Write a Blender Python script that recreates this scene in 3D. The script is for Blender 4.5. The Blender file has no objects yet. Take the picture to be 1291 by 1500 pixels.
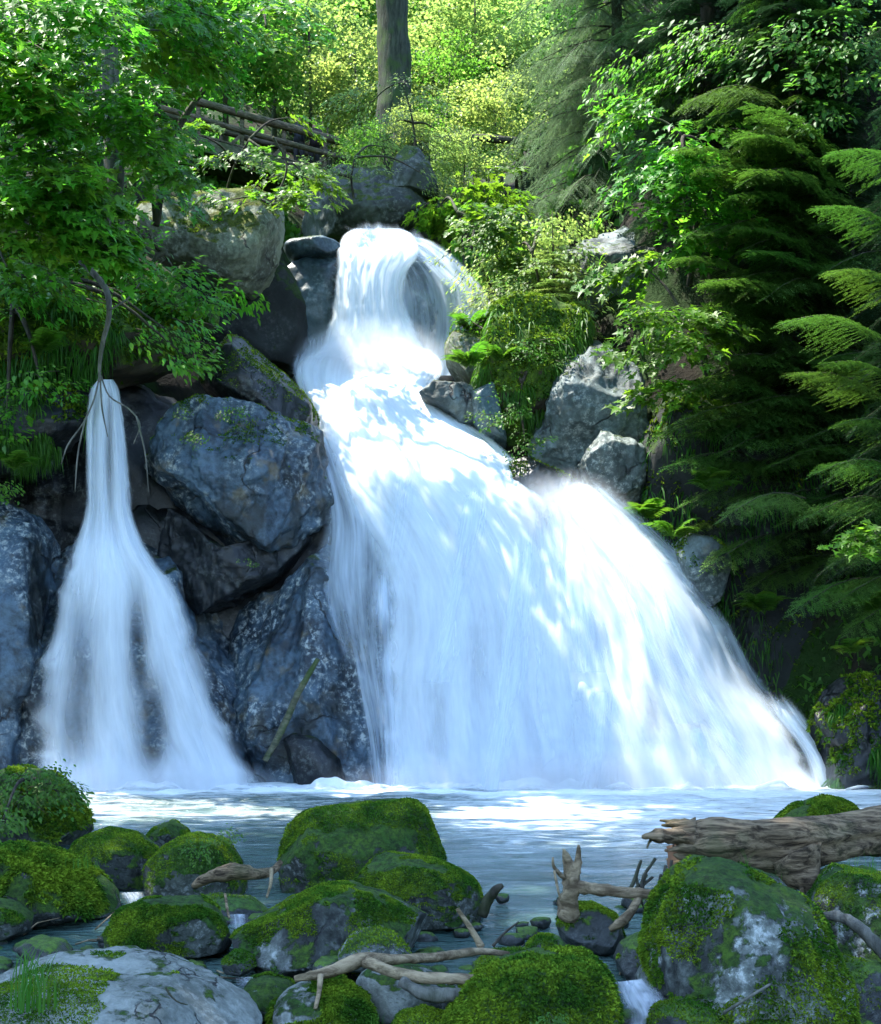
import bpy, math, random
import numpy as np
from mathutils import Vector, Matrix

random.seed(7)
RNG = np.random.default_rng(7)
S = bpy.context.scene
COL = S.collection
PI = math.pi
R = math.radians

# ------------------------------------------------------------------ camera, sky, sun, exposure
F, CX, HY, CH = 2000.0, 645.5, 1040.0, 1.4      # focal length and horizon row in photo pixels, camera height


def P(px, py, Y):
    return ((px - CX) / F * Y, Y, CH - (py - HY) / F * Y)


cd = bpy.data.cameras.new('camera')
cam = bpy.data.objects.new('camera', cd)
COL.objects.link(cam)
cam.location = (0, 0, CH)
cam.rotation_euler = (R(90), 0, 0)
cd.sensor_fit = 'VERTICAL'
cd.sensor_height = 24
cd.lens = 24 * F / 1500
cd.shift_y = (HY - 750) / 1500
cd.clip_start = .05
cd.clip_end = 2000
S.camera = cam

SUN = Vector((-.44, .12, .89)).normalized()      # towards the sun: high, from the left and a little behind the fall
ELEV = math.asin(SUN.z)
w = bpy.data.worlds.new('World')
S.world = w
w.use_nodes = True
wn = w.node_tree
bg = next(n for n in wn.nodes if n.type == 'BACKGROUND')
sky = wn.nodes.new('ShaderNodeTexSky')
sky.sky_type = 'NISHITA'
sky.sun_disc = False
sky.sun_elevation = ELEV
sky.sun_rotation = math.atan2(SUN.x, SUN.y)
sky.air_density = 1.0
sky.dust_density = .4
sky.ozone_density = 2.0
wn.links.new(sky.outputs[0], bg.inputs[0])
bg.inputs[1].default_value = .15
ld = bpy.data.lights.new('sun', 'SUN')
ld.energy = 3.1
ld.angle = R(.5)
ld.color = (1, .95, .86)
sun = bpy.data.objects.new('sun', ld)
COL.objects.link(sun)
sun.rotation_euler = (-SUN).to_track_quat('-Z', 'Y').to_euler()
S.view_settings.view_transform = 'Standard'
S.view_settings.look = 'None'
S.view_settings.gamma = 1
S.view_settings.use_curve_mapping = False
S.view_settings.exposure = 2.7
S.render.engine = 'CYCLES'
cy = S.cycles
cy.max_bounces = 8
cy.diffuse_bounces = 4
cy.glossy_bounces = 2
cy.transmission_bounces = 4
cy.volume_bounces = 1
cy.volume_max_steps = 64
cy.transparent_max_bounces = 14
cy.caustics_reflective = cy.caustics_refractive = False
cy.use_denoising = True
cy.sample_clamp_indirect = 4

# ------------------------------------------------------------------ noise


def _h(ix, iy, iz, s):
    n = (ix.astype(np.uint32) * np.uint32(374761393) + iy.astype(np.uint32) * np.uint32(668265263)
         + iz.astype(np.uint32) * np.uint32(2147483647) + np.uint32(s * 9781 + 11) * np.uint32(1274126177))
    n = (n ^ (n >> np.uint32(13))) * np.uint32(1274126177)
    n = (n ^ (n >> np.uint32(15))) * np.uint32(2246822519)
    n = n ^ (n >> np.uint32(16))
    return n.astype(np.float64) / 4294967295.0 * 2 - 1


def vnoise(p, s=0):
    with np.errstate(over='ignore'):
        i = np.floor(p).astype(np.int64)
        f = p - i
        f = f * f * f * (f * (f * 6 - 15) + 10)
        r = 0
        for a in (0, 1):
            wx = f[:, 0] if a else 1 - f[:, 0]
            for b in (0, 1):
                wy = f[:, 1] if b else 1 - f[:, 1]
                for c in (0, 1):
                    wz = f[:, 2] if c else 1 - f[:, 2]
                    r = r + wx * wy * wz * _h(i[:, 0] + a, i[:, 1] + b, i[:, 2] + c, s)
    return r


def fbm(p, o=4, s=0):
    r, a = 0, 1.0
    p = np.asarray(p, float).copy()
    for k in range(o):
        r = r + a * vnoise(p, s + k)
        p = p * 2.03 + 7.1
        a *= .5
    return r


def ridged(p, o=4, s=0):
    r, a = 0, 1.0
    p = np.asarray(p, float).copy()
    for k in range(o):
        r = r + a * (1 - 2 * np.abs(vnoise(p, s + k)))
        p = p * 2.1 + 3.3
        a *= .5
    return r


def sstep(a, b, x):
    t = np.clip((x - a) / (b - a), 0, 1)
    return t * t * (3 - 2 * t)

# ------------------------------------------------------------------ objects


def tag(o, label=None, cat=None, group=None, kind=None):
    if label: o['label'] = label
    if cat: o['category'] = cat
    if group: o['group'] = group
    if kind: o['kind'] = kind
    return o


def mesh(name, v, f, mat=None, smooth=True):
    me = bpy.data.meshes.new(name)
    v = np.asarray(v, float)
    me.from_pydata(v.tolist() if len(v) < 1 else v.tolist(), [], f if isinstance(f, list) else f.tolist())
    if smooth:
        me.polygons.foreach_set('use_smooth', [True] * len(me.polygons))
    if mat is not None:
        for m in (mat if isinstance(mat, (list, tuple)) else [mat]):
            me.materials.append(m)
    me.update()
    return me


def link(name, me, parent=None, loc=None):
    o = bpy.data.objects.new(name, me)
    COL.objects.link(o)
    if parent is not None: o.parent = parent
    if loc is not None: o.location = loc
    return o


def obj(name, v, f, mat, parent=None, smooth=True, origin=None):
    """one mesh object from world-space vertices; origin and parent are at plain translations"""
    v = np.asarray(v, float)
    if origin is None:
        origin = Vector(parent['_o']) if parent is not None and '_o' in parent else Vector((v[:, 0].mean(), v[:, 1].mean(), v[:, 2].min()))
    origin = Vector(origin)
    o = link(name, mesh(name, v - np.array(origin), f, mat, smooth), parent)
    if parent is None:
        o.location = origin
        o['_o'] = list(origin)
    return o


def thing(name, loc, label, cat, group=None):
    o = bpy.data.objects.new(name, None)
    COL.objects.link(o)
    o.location = loc
    o.empty_display_size = .2
    o['_o'] = list(loc)
    return tag(o, label, cat, group)


class MB:
    def __init__(s):
        s.v, s.f, s.n = [], [], 0

    def add(s, v, f):
        v = np.asarray(v, float)
        s.v.append(v)
        s.f.extend([tuple(i + s.n for i in q) for q in f])
        s.n += len(v)

    def V(s):
        return np.concatenate(s.v)

    def tube(s, pts, rad, seg=8, noise=0.0, seed=0, cap=True):
        pts = np.asarray(pts, float)
        n = len(pts)
        rad = np.broadcast_to(np.asarray(rad, float), (n,))
        t = np.gradient(pts, axis=0)
        t /= np.linalg.norm(t, axis=1)[:, None] + 1e-9
        up = np.array([0, 0, 1.0]) if abs(t[0, 2]) < .8 else np.array([0, 1.0, 0])
        a = np.cross(t, up)
        a /= np.linalg.norm(a, axis=1)[:, None] + 1e-9
        b = np.cross(t, a)
        th = np.arange(seg) / seg * 2 * PI
        v = pts[:, None, :] + rad[:, None, None] * (np.cos(th)[None, :, None] * a[:, None, :] + np.sin(th)[None, :, None] * b[:, None, :])
        v = v.reshape(-1, 3)
        if noise:
            c = np.repeat(pts, seg, 0)
            d = v - c
            k = 1 + noise * fbm(v / (rad.max() * .9), 3, seed)
            v = c + d * k[:, None]
        f = [(i * seg + j, i * seg + (j + 1) % seg, (i + 1) * seg + (j + 1) % seg, (i + 1) * seg + j) for i in range(n - 1) for j in range(seg)]
        if cap:
            f += [tuple(range(seg))[::-1], tuple((n - 1) * seg + j for j in range(seg))]
        s.add(v, f)
        return s

    def box(s, c, sx, sy, sz, rot=0):
        v = np.array([(x, y, z) for x in (-.5, .5) for y in (-.5, .5) for z in (-.5, .5)]) * (sx, sy, sz)
        ca, sa = math.cos(rot), math.sin(rot)
        v = np.stack([v[:, 0] * ca - v[:, 1] * sa, v[:, 0] * sa + v[:, 1] * ca, v[:, 2]], 1) + np.asarray(c)
        s.add(v, [(0, 1, 3, 2), (4, 6, 7, 5), (0, 4, 5, 1), (2, 3, 7, 6), (0, 2, 6, 4), (1, 5, 7, 3)])
        return s

    def beam(s, a, b, wdt, hgt):
        a, b = np.asarray(a, float), np.asarray(b, float)
        d = b - a
        d /= np.linalg.norm(d)
        si = np.cross(d, (0, 0, 1.0))
        si /= np.linalg.norm(si)
        up = np.cross(si, d)
        v = [p + si * x * wdt / 2 + up * y * hgt / 2 for p in (a, b) for x, y in ((-1, -1), (1, -1), (1, 1), (-1, 1))]
        s.add(v, [(3, 2, 1, 0), (4, 5, 6, 7), (0, 1, 5, 4), (1, 2, 6, 5), (2, 3, 7, 6), (3, 0, 4, 7)])
        return s

    def obj(s, name, mat, parent=None, smooth=True, origin=None):
        return obj(name, s.V(), s.f, mat, parent, smooth, origin)

    def mesh(s, name, mat, smooth=True):
        return mesh(name, s.V(), s.f, mat, smooth)


def spline(pts, n):
    pts = np.asarray(pts, float)
    d = np.r_[0, np.cumsum(np.linalg.norm(np.diff(pts, axis=0), axis=1))]
    d /= d[-1]
    t = np.linspace(0, 1, n)
    out = np.empty((n, pts.shape[1]))
    k = len(pts)
    for c in range(pts.shape[1]):
        y = pts[:, c]
        m = np.gradient(y, d) if k > 2 else np.full(k, (y[1] - y[0]))
        i = np.clip(np.searchsorted(d, t, 'right') - 1, 0, k - 2)
        h = d[i + 1] - d[i]
        u = (t - d[i]) / h
        out[:, c] = ((2 * u**3 - 3 * u**2 + 1) * y[i] + (u**3 - 2 * u**2 + u) * h * m[i] + (-2 * u**3 + 3 * u**2) * y[i + 1] + (u**3 - u**2) * h * m[i + 1])
    return out

# ------------------------------------------------------------------ materials


class NT:
    def __init__(s, name):
        s.m = bpy.data.materials.new(name)
        s.m.use_nodes = True
        s.t = s.m.node_tree
        s.t.nodes.clear()
        s.out = s.t.nodes.new('ShaderNodeOutputMaterial')

    def n(s, typ, ins=None, **kw):
        nd = s.t.nodes.new('ShaderNode' + typ)
        for k, v in kw.items():
            setattr(nd, k, v)
        for k, v in (ins or {}).items():
            s.set(nd, k, v)
        return nd

    def set(s, nd, k, v):
        i = nd.inputs[k]
        if isinstance(v, bpy.types.NodeSocket):
            s.t.links.new(v, i)
        elif isinstance(v, bpy.types.Node):
            s.t.links.new(v.outputs[0], i)
        else:
            if i.type == 'RGBA' and len(v) == 3: v = (*v, 1)
            i.default_value = v

    def math(s, op, a, b=0.0, clamp=False):
        nd = s.n('Math', operation=op, use_clamp=clamp)
        s.set(nd, 0, a)
        s.set(nd, 1, b)
        return nd.outputs[0]

    def mix(s, fac, a, b, blend='MIX'):
        nd = s.n('Mix', data_type='RGBA', blend_type=blend)
        s.set(nd, 0, fac)
        s.set(nd, 6, a)
        s.set(nd, 7, b)
        return nd.outputs[2]

    def ramp(s, x, lo, hi):
        nd = s.n('MapRange', interpolation_type='SMOOTHSTEP')
        s.set(nd, 0, x)
        nd.inputs[1].default_value = lo
        nd.inputs[2].default_value = hi
        return nd.outputs[0]

    def noise(s, vec, scale, detail=5, rough=.55, dist=0.0):
        return s.n('TexNoise', {'Vector': vec, 'Scale': scale, 'Detail': detail, 'Roughness': rough, 'Distortion': dist}).outputs[0]

    def pos(s, sc=None, off=(0, 0, 0)):
        g = s.n('NewGeometry').outputs['Position']
        if sc is None: return g
        return s.n('Mapping', {'Vector': g, 'Scale': sc, 'Location': off}).outputs[0]

    def end(s, sh):
        s.t.links.new(sh if isinstance(sh, bpy.types.NodeSocket) else sh.outputs[0], s.out.inputs[0])
        return s.m


def rock_mat(name, dark, light, moss=(.035, .075, .008), moss_at=.75, lichen=.25, rough=.55, scale=1.0, warm=0.0, mossnoise=.9, bump=.5, algae=0.0):
    t = NT(name)
    p = t.pos()
    nz = t.n('SeparateXYZ', {0: t.n('NewGeometry').outputs['Normal']}).outputs[2]
    big = t.noise(p, .9 * scale, 6, .6)
    fine = t.noise(p, 9 * scale, 8, .7)
    c = t.mix(t.ramp(t.math('ADD', t.math('MULTIPLY', big, .6), t.math('MULTIPLY', fine, .4)), .38, .62), dark, light)
    lic = t.ramp(t.noise(p, 9 * scale, 10, .8, .3), .50, .60)
    licb = t.ramp(t.noise(p, 1.1 * scale, 3, .5), .42, .6)
    c = t.mix(t.math('MULTIPLY', t.math('MULTIPLY', lic, licb), lichen), c, (.42, .45, .42))
    if warm:
        c = t.mix(t.math('MULTIPLY', t.ramp(t.noise(p, 1.7 * scale, 4, .6), .56, .72), warm), c, (.16, .11, .035))
    if algae:
        c = t.mix(t.math('MULTIPLY', t.ramp(t.noise(t.pos((1, 1, .7)), .75 * scale, 7, .62, .4), .50, .60), algae), c, (.008, .011, .010))
    cr = t.n('TexVoronoi', {'Vector': t.n('VectorMath', {0: p, 1: t.n('VectorMath', {0: t.n('TexNoise', {'Vector': p, 'Scale': 1.2 * scale, 'Detail': 5}).outputs[1], 1: (1.2, 1.2, 1.2)}, operation='MULTIPLY').outputs[0]}, operation='ADD').outputs[0], 'Scale': .55 * scale}, feature='DISTANCE_TO_EDGE').outputs[0]
    crk = t.math('MAXIMUM', t.ramp(cr, .0, .02), t.ramp(t.noise(p, .8 * scale, 3), .40, .5))
    c = t.mix(crk, (.008, .009, .01), c)
    mf = t.math('ADD', nz, t.math('MULTIPLY', t.math('SUBTRACT', t.noise(p, 2.6 * scale, 6, .65), .5), mossnoise * 2))
    mm = t.ramp(mf, moss_at - .12, moss_at + .12)
    mc = t.mix(t.ramp(t.noise(p, 22, 6, .75), .38, .62), [x * .25 for x in moss], moss)
    mc = t.mix(t.ramp(t.noise(p, 3.1, 5, .65), .38, .62), mc, t.mix(t.ramp(t.noise(p, 26, 5, .75), .38, .62), [moss[0] * .7, moss[1] * .5, moss[2]], [moss[0] * 2.1, moss[1] * 1.5, moss[2] * 1.2]))
    c = t.mix(mm, c, mc)
    rg = t.math('ADD', t.math('MULTIPLY', mm, .35), t.math('ADD', rough - .15, t.math('MULTIPLY', fine, .3)), True)
    h = t.math('ADD', t.math('MULTIPLY', fine, .6), t.math('ADD', t.math('MULTIPLY', crk, .35), t.math('MULTIPLY', t.math('MULTIPLY', mm, t.noise(p, 32, 6, .75)), 1.6)))
    b = t.n('Bump', {'Height': h, 'Strength': bump, 'Distance': .06})
    return t.end(t.n('BsdfPrincipled', {'Base Color': c, 'Roughness': rg, 'Normal': b.outputs[0], 'Specular IOR Level': .35}))


def leaf_mat(name, col, trans, var=.35, rough=.45, tmix=.45):
    t = NT(name)
    g = t.n('NewGeometry')
    rnd = g.outputs['Random Per Island']
    orn = t.n('ObjectInfo').outputs['Random']
    k = t.math('ADD', 1 - var, t.math('MULTIPLY', rnd, 2 * var))
    hsv = t.n('HueSaturation', {'Color': (*col, 1), 'Hue': t.math('ADD', .485, t.math('MULTIPLY', orn, .03)), 'Value': k})
    hs2 = t.n('HueSaturation', {'Color': (*trans, 1), 'Hue': t.math('ADD', .485, t.math('MULTIPLY', orn, .03)), 'Value': k})
    d = t.n('BsdfPrincipled', {'Base Color': hsv.outputs[0], 'Roughness': rough, 'Specular IOR Level': .3})
    tr = t.n('BsdfTranslucent', {'Color': hs2.outputs[0]})
    return t.end(t.n('MixShader', {0: tmix, 1: d.outputs[0], 2: tr.outputs[0]}))


def bark_mat(name, a, b, moss=0.0, sc=(9, 9, 1.6)):
    t = NT(name)
    p = t.pos(sc)
    n = t.noise(p, 1.0, 8, .7, .3)
    c = t.mix(t.ramp(n, .35, .65), a, b)
    if moss:
        c = t.mix(t.math('MULTIPLY', t.ramp(t.noise(t.pos(), 1.6, 5, .6), .45, .62), moss), c, (.03, .06, .01))
    bp = t.n('Bump', {'Height': n, 'Strength': .8, 'Distance': .05})
    return t.end(t.n('BsdfPrincipled', {'Base Color': c, 'Roughness': .85, 'Normal': bp.outputs[0], 'Specular IOR Level': .2}))


def plain_mat(name, c, rough=.7, var=.3, sc=20):
    t = NT(name)
    n = t.noise(t.pos(), sc, 4, .6)
    return t.end(t.n('BsdfPrincipled', {'Base Color': t.mix(n, [x * (1 - var) for x in c], [x * (1 + var) for x in c]), 'Roughness': rough}))


def fall_mat(name, streak=26.0, along=1.2, contrast=1.3, tint=(.80, .86, .90)):
    """white water: opacity follows thin streaks along the flow (UV: x across, y down the fall) times the stored thickness"""
    t = NT(name)
    uv = t.n('UVMap').outputs[0]
    at = t.n('Attribute', attribute_name='dens').outputs['Fac']
    m1 = t.n('Mapping', {'Vector': uv, 'Scale': (streak, along, 1)}).outputs[0]
    m2 = t.n('Mapping', {'Vector': uv, 'Scale': (streak * .3, along * .55, 1), 'Location': (3.1, 1.7, 5)}).outputs[0]
    m3 = t.n('Mapping', {'Vector': uv, 'Scale': (streak * 4, along * 1.5, 1), 'Location': (9.1, 4.7, 2)}).outputs[0]
    s1 = t.noise(m1, 1, 4, .6, .25)
    s2 = t.noise(m2, 1, 3, .5, .2)
    s3 = t.noise(m3, 1, 3, .6, .1)
    st = t.math('SUBTRACT', t.math('ADD', t.math('ADD', t.math('MULTIPLY', s1, .4), t.math('MULTIPLY', s2, .48)), t.math('MULTIPLY', s3, .12)), .5)
    al = t.math('ADD', at, t.math('MULTIPLY', st, contrast * 2.2))
    al = t.math('MULTIPLY', t.ramp(al, .05, 1.0), t.ramp(at, .0, .35))
    bp = t.n('Bump', {'Height': t.math('ADD', s1, t.math('MULTIPLY', s3, .35)), 'Strength': .12, 'Distance': .12})
    d = t.n('BsdfDiffuse', {'Color': tint, 'Normal': bp.outputs[0]})
    tr = t.n('BsdfTranslucent', {'Color': tint})
    a = t.n('MixShader', {0: .42, 1: d.outputs[0], 2: tr.outputs[0]})
    return t.end(t.n('MixShader', {0: al, 1: t.n('BsdfTransparent').outputs[0], 2: a.outputs[0]}))


def pool_mat():
    t = NT('pool water')
    p = t.pos()
    foam = t.n('Attribute', attribute_name='foam').outputs['Fac']
    st = t.noise(t.pos((1.0, 2.6, 1)), .9, 7, .65, .8)
    st2 = t.noise(t.pos((2.2, 9, 1)), 1.3, 6, .7, .5)
    f = t.math('ADD', foam, t.math('MULTIPLY', t.math('SUBTRACT', t.math('ADD', t.math('MULTIPLY', st, .55), t.math('MULTIPLY', st2, .45)), .5), 1.9))
    fm = t.ramp(f, .22, 1.0)
    deep = t.mix(t.ramp(t.noise(p, .6, 4), .4, .65), (.032, .07, .062), (.065, .115, .10))
    c = t.mix(fm, deep, (.78, .84, .86))
    rg = t.math('ADD', .13, t.math('MULTIPLY', fm, .45))
    w1 = t.noise(t.pos((2.2, 6.5, 1)), 1.4, 4, .55, .4)
    w2 = t.noise(t.pos((5, 14, 1)), 1.8, 3, .55, .3)
    bp = t.n('Bump', {'Height': t.math('ADD', w1, t.math('MULTIPLY', w2, .4)), 'Strength': .8, 'Distance': .11})
    return t.end(t.n('BsdfPrincipled', {'Base Color': c, 'Roughness': rg, 'IOR': 1.33, 'Specular IOR Level': .6, 'Normal': bp.outputs[0]}))


def ground_mat():
    t = NT('forest soil')
    p = t.pos()
    n = t.noise(p, 1.4, 8, .7)
    c = t.mix(t.ramp(n, .38, .62), (.006, .006, .004), (.022, .018, .012))
    c = t.mix(t.ramp(t.noise(p, .5, 6, .65), .40, .56), c, (.014, .034, .006))
    bp = t.n('Bump', {'Height': t.noise(p, 8, 6, .7), 'Strength': .8, 'Distance': .1})
    return t.end(t.n('BsdfPrincipled', {'Base Color': c, 'Roughness': .9, 'Normal': bp.outputs[0], 'Specular IOR Level': .15}))


M = {}
M['cliff'] = rock_mat('wet cliff rock', (.007, .013, .021), (.068, .112, .155), moss_at=1.02, lichen=.75, rough=.42, warm=.5, bump=.8, algae=.8)
M['cliff_dark'] = rock_mat('dark wet and shade-toned rock', (.003, .004, .005), (.014, .017, .020), moss_at=1.05, lichen=.12, rough=.35)  # wet dark tone, also worn where shade is put into the colour
M['cliff_pale'] = rock_mat('pale lichen rock', (.04, .055, .055), (.14, .18, .18), moss_at=.92, lichen=.6, rough=.65, warm=.25, bump=.8, algae=.6)
M['upper_rock'] = rock_mat('upper fall rock', (.012, .024, .03), (.065, .105, .12), moss_at=.95, lichen=.2, rough=.38)
M['cliff_shade'] = rock_mat('shade-blackened cliff', (.003, .004, .004), (.014, .018, .017), moss=(.014, .04, .006), moss_at=.45, lichen=.06, rough=.85, mossnoise=1.3)  # near-black tone puts the deep shade into the rock colour
M['shelf'] = rock_mat('shade-toned shelf rock', (.012, .018, .014), (.05, .065, .05), moss_at=.5, lichen=.15, rough=.6)  # darker than the chute rock: tree shade put into its tone
M['perched'] = rock_mat('perched block rock', (.045, .05, .035), (.20, .22, .15), moss=(.06, .095, .012), moss_at=.4, lichen=.35, rough=.75, mossnoise=.8)
M['boulder'] = rock_mat('mossy boulder', (.010, .013, .010), (.065, .078, .062), moss=(.042, .12, .011), moss_at=.12, lichen=.35, rough=.65, scale=2.2, mossnoise=1.3, bump=.9)  # low rock tone puts shade into the undersides below the moss
M['boulder_grey'] = rock_mat('grey boulder', (.045, .056, .046), (.24, .265, .23), moss=(.042, .12, .011), moss_at=.78, lichen=.4, rough=.75, scale=2.5, mossnoise=1.4, bump=.9)
M['bald'] = rock_mat('bald crowned boulder', (.010, .013, .010), (.20, .23, .20), moss=(.042, .12, .011), moss_at=.45, lichen=.9, rough=.75, scale=1.6, mossnoise=1.8, bump=.9, algae=.9)
M['pale_flat'] = rock_mat('pale flat boulder', (.09, .105, .09), (.26, .285, .255), moss=(.042, .12, .011), moss_at=1.18, lichen=.4, rough=.75, scale=2.2, mossnoise=1.4, bump=.9)
M['boulder_wet'] = rock_mat('wet dark boulder', (.008, .010, .009), (.04, .046, .042), moss=(.04, .11, .010), moss_at=.6, lichen=.15, rough=.35, scale=2.5)
M['mossbank'] = rock_mat('mossy bank', (.012, .012, .008), (.05, .042, .025), moss=(.04, .10, .008), moss_at=-.55, lichen=.0, rough=.85, mossnoise=1.1)
M['soil'] = ground_mat()
def moss_mat():
    t = NT('moss cushion')
    p = t.pos()
    k = t.math('ADD', .45, t.math('MULTIPLY', t.n('NewGeometry').outputs['Random Per Island'], 1.1))
    c = t.mix(t.ramp(t.noise(p, 3.1, 5, .65), .38, .62), (.036, .105, .012), (.155, .24, .018))
    c = t.n('HueSaturation', {'Color': c, 'Value': k}).outputs[0]
    return t.end(t.n('MixShader', {0: .3, 1: t.n('BsdfDiffuse', {'Color': c}).outputs[0], 2: t.n('BsdfTranslucent', {'Color': c}).outputs[0]}))


M['moss'] = moss_mat()
M['maple'] = leaf_mat('maple leaf', (.06, .20, .018), (.17, .50, .03), .35, .4, .55)
M['maple_lit'] = leaf_mat('young and sun-toned maple leaf', (.07, .16, .012), (.17, .36, .018), .4, .45, .5)  # yellower copy of the maple leaf, also mixed in as sunlit leaves
M['beech'] = leaf_mat('pale spring leaf', (.11, .18, .04), (.33, .48, .10), .45, .5, .5)
M['beech_green'] = leaf_mat('green spring leaf', (.05, .145, .018), (.14, .37, .035), .4, .5, .5)
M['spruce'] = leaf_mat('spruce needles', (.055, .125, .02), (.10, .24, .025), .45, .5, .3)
M['spruce_shade'] = leaf_mat('shade-toned spruce needles', (.014, .042, .018), (.02, .06, .02), .4, .6, .2)  # darkened copy of the spruce needles, shade put into the colour
M['hemlock'] = leaf_mat('grey green needles', (.10, .145, .085), (.14, .22, .10), .35, .6, .35)
M['fern'] = leaf_mat('fern', (.05, .13, .012), (.12, .30, .018), .35, .5, .45)
M['grass'] = leaf_mat('grass blade', (.04, .13, .012), (.10, .30, .02), .4, .5, .4)
M['bark'] = bark_mat('dark bark', (.018, .016, .012), (.07, .06, .045), .4)
M['bark_grey'] = bark_mat('grey bark', (.05, .05, .042), (.16, .155, .13), .35)
M['log'] = bark_mat('weathered log', (.03, .02, .011), (.27, .195, .115), .4, (3, 26, 26))
M['big_trunk'] = bark_mat('mossy trunk bark', (.012, .016, .010), (.045, .055, .036), .8)
M['drift'] = bark_mat('driftwood', (.09, .062, .035), (.36, .275, .165), .15, (6, 14, 14))
M['rotten'] = plain_mat('rotten heartwood', (.035, .02, .012), .95, .6, 25)
M['wood'] = bark_mat('weathered bridge timber', (.05, .04, .028), (.17, .14, .10), .35, (4, 4, 20))
M['beam'] = bark_mat('mossy bridge beam', (.05, .055, .035), (.13, .13, .085), .8, (5, 5, 12))
M['fall'] = fall_mat('falling water', 13, .7, .45, (.79, .85, .90))
M['veil'] = fall_mat('thin water veil', 9, .8, .8, (.68, .78, .88))
def mist_mat(name, dens):
    t = NT(name)
    oc = t.n('TexCoord').outputs['Object']
    ln = t.n('VectorMath', {0: oc}, operation='LENGTH').outputs['Value']
    fall = t.math('POWER', t.math('SUBTRACT', 1.0, ln, True), 1.5)
    n = t.ramp(t.noise(t.pos((1, 1, 1)), 1.3, 3, .6), .3, .7)
    d = t.math('MULTIPLY', t.math('MULTIPLY', fall, t.math('ADD', n, .35)), dens)
    v = t.n('VolumePrincipled', {'Color': (.95, .97, 1.0), 'Density': d, 'Anisotropy': .1})
    t.t.links.new(v.outputs[0], t.out.inputs['Volume'])
    return t.m


M['mist'] = mist_mat('water mist', 2.0)
M['foam'] = fall_mat('foam', 14, 9, 1.0, (.84, .88, .90))
M['pool'] = pool_mat()

# ------------------------------------------------------------------ ground sheet


def interp(y, pts):
    a = np.array(pts)
    return np.interp(y, a[:, 0], a[:, 1])


def height(x, y):
    bed = interp(y, [(-60, -.2), (2, -.6), (10, -.8), (25.6, -1), (27, 2.0), (28.5, 4.6), (30, 6.6), (32, 7.6), (33.8, 8.2), (35, 11.6), (37, 12.2), (46, 16), (60, 22), (80, 33), (120, 66), (400, 160)])
    xl = interp(y, [(-60, -7), (20, -8.0), (25, -8.6), (27, -8.4), (28.3, -7.4), (29.6, -5), (33, -3.6), (40, -5), (60, -4)])
    xr = interp(y, [(-60, 8), (18, 8.0), (24, 7.6), (26, 6.6), (27, 5.6), (29, 3.6), (31, 2.2), (33, 1.7), (40, 1.8), (60, 4)])
    L = np.maximum(xl - x, 0)
    Rr = np.maximum(x - xr, 0)
    capl = interp(y, [(0, 3), (20, 6), (26, 8.5), (30, 8), (34, 5.5), (46, 4), (70, 4)])
    capr = interp(y, [(0, 4), (18, 8), (26, 16), (34, 13), (46, 10), (70, 8)])
    z = bed + capl * (1 - np.exp(-L * 1.1 / np.maximum(capl, .1) * 1.6)) + .12 * L + capr * (1 - np.exp(-Rr * 1.9 / capr * 1.2)) + .12 * Rr
    q = np.stack([x, y, 0 * x], 1)
    far = sstep(20, 45, y) + sstep(0, 6, L + Rr)
    return z + .12 * fbm(q * .9, 4, 3) + .7 * far * fbm(q * .13, 3, 9)


def height1(x, y):
    return float(height(np.array([float(x)]), np.array([float(y)]))[0])


gx = np.r_[np.linspace(-400, -42, 14), np.linspace(-40, -14, 27), np.linspace(-13.6, 13.6, 110), np.linspace(14, 40, 27), np.linspace(42, 400, 14)]
gy = np.r_[np.linspace(-300, -10, 12), np.linspace(-8, 22, 40), np.linspace(22.3, 48, 100), np.linspace(49, 110, 50), np.linspace(115, 600, 12)]
GX, GY = np.meshgrid(gx, gy)
gz = height(GX.ravel(), GY.ravel())
gv = np.stack([GX.ravel(), GY.ravel(), gz], 1)
nx = len(gx)
gf = [(j * nx + i, j * nx + i + 1, (j + 1) * nx + i + 1, (j + 1) * nx + i) for j in range(len(gy) - 1) for i in range(nx - 1)]
tag(obj('ground', gv, gf, M['soil'], origin=(0, 0, 0)), kind='structure')

# ------------------------------------------------------------------ rocks


def cubesphere(n):
    t = np.tan(np.linspace(-PI / 4, PI / 4, n + 1))
    A, B = np.meshgrid(t, t)
    A, B, O = A.ravel(), B.ravel(), np.ones(A.size)
    V = np.concatenate([np.stack(k, 1) for k in ((A, B, O), (B, A, -O), (O, A, B), (-O, B, A), (B, O, A), (A, -O, B))])
    V /= np.linalg.norm(V, axis=1)[:, None]
    m = n + 1
    f = []
    for s in range(6):
        o = s * m * m
        f += [(o + j * m + i, o + j * m + i + 1, o + (j + 1) * m + i + 1, o + (j + 1) * m + i) for j in range(n) for i in range(n)]
    key = np.round(V, 6)
    u, idx, inv = np.unique(key, axis=0, return_index=True, return_inverse=True)
    inv = inv.ravel()
    return V[idx], [tuple(int(inv[i]) for i in q) for q in f]


_cs = {}


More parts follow.
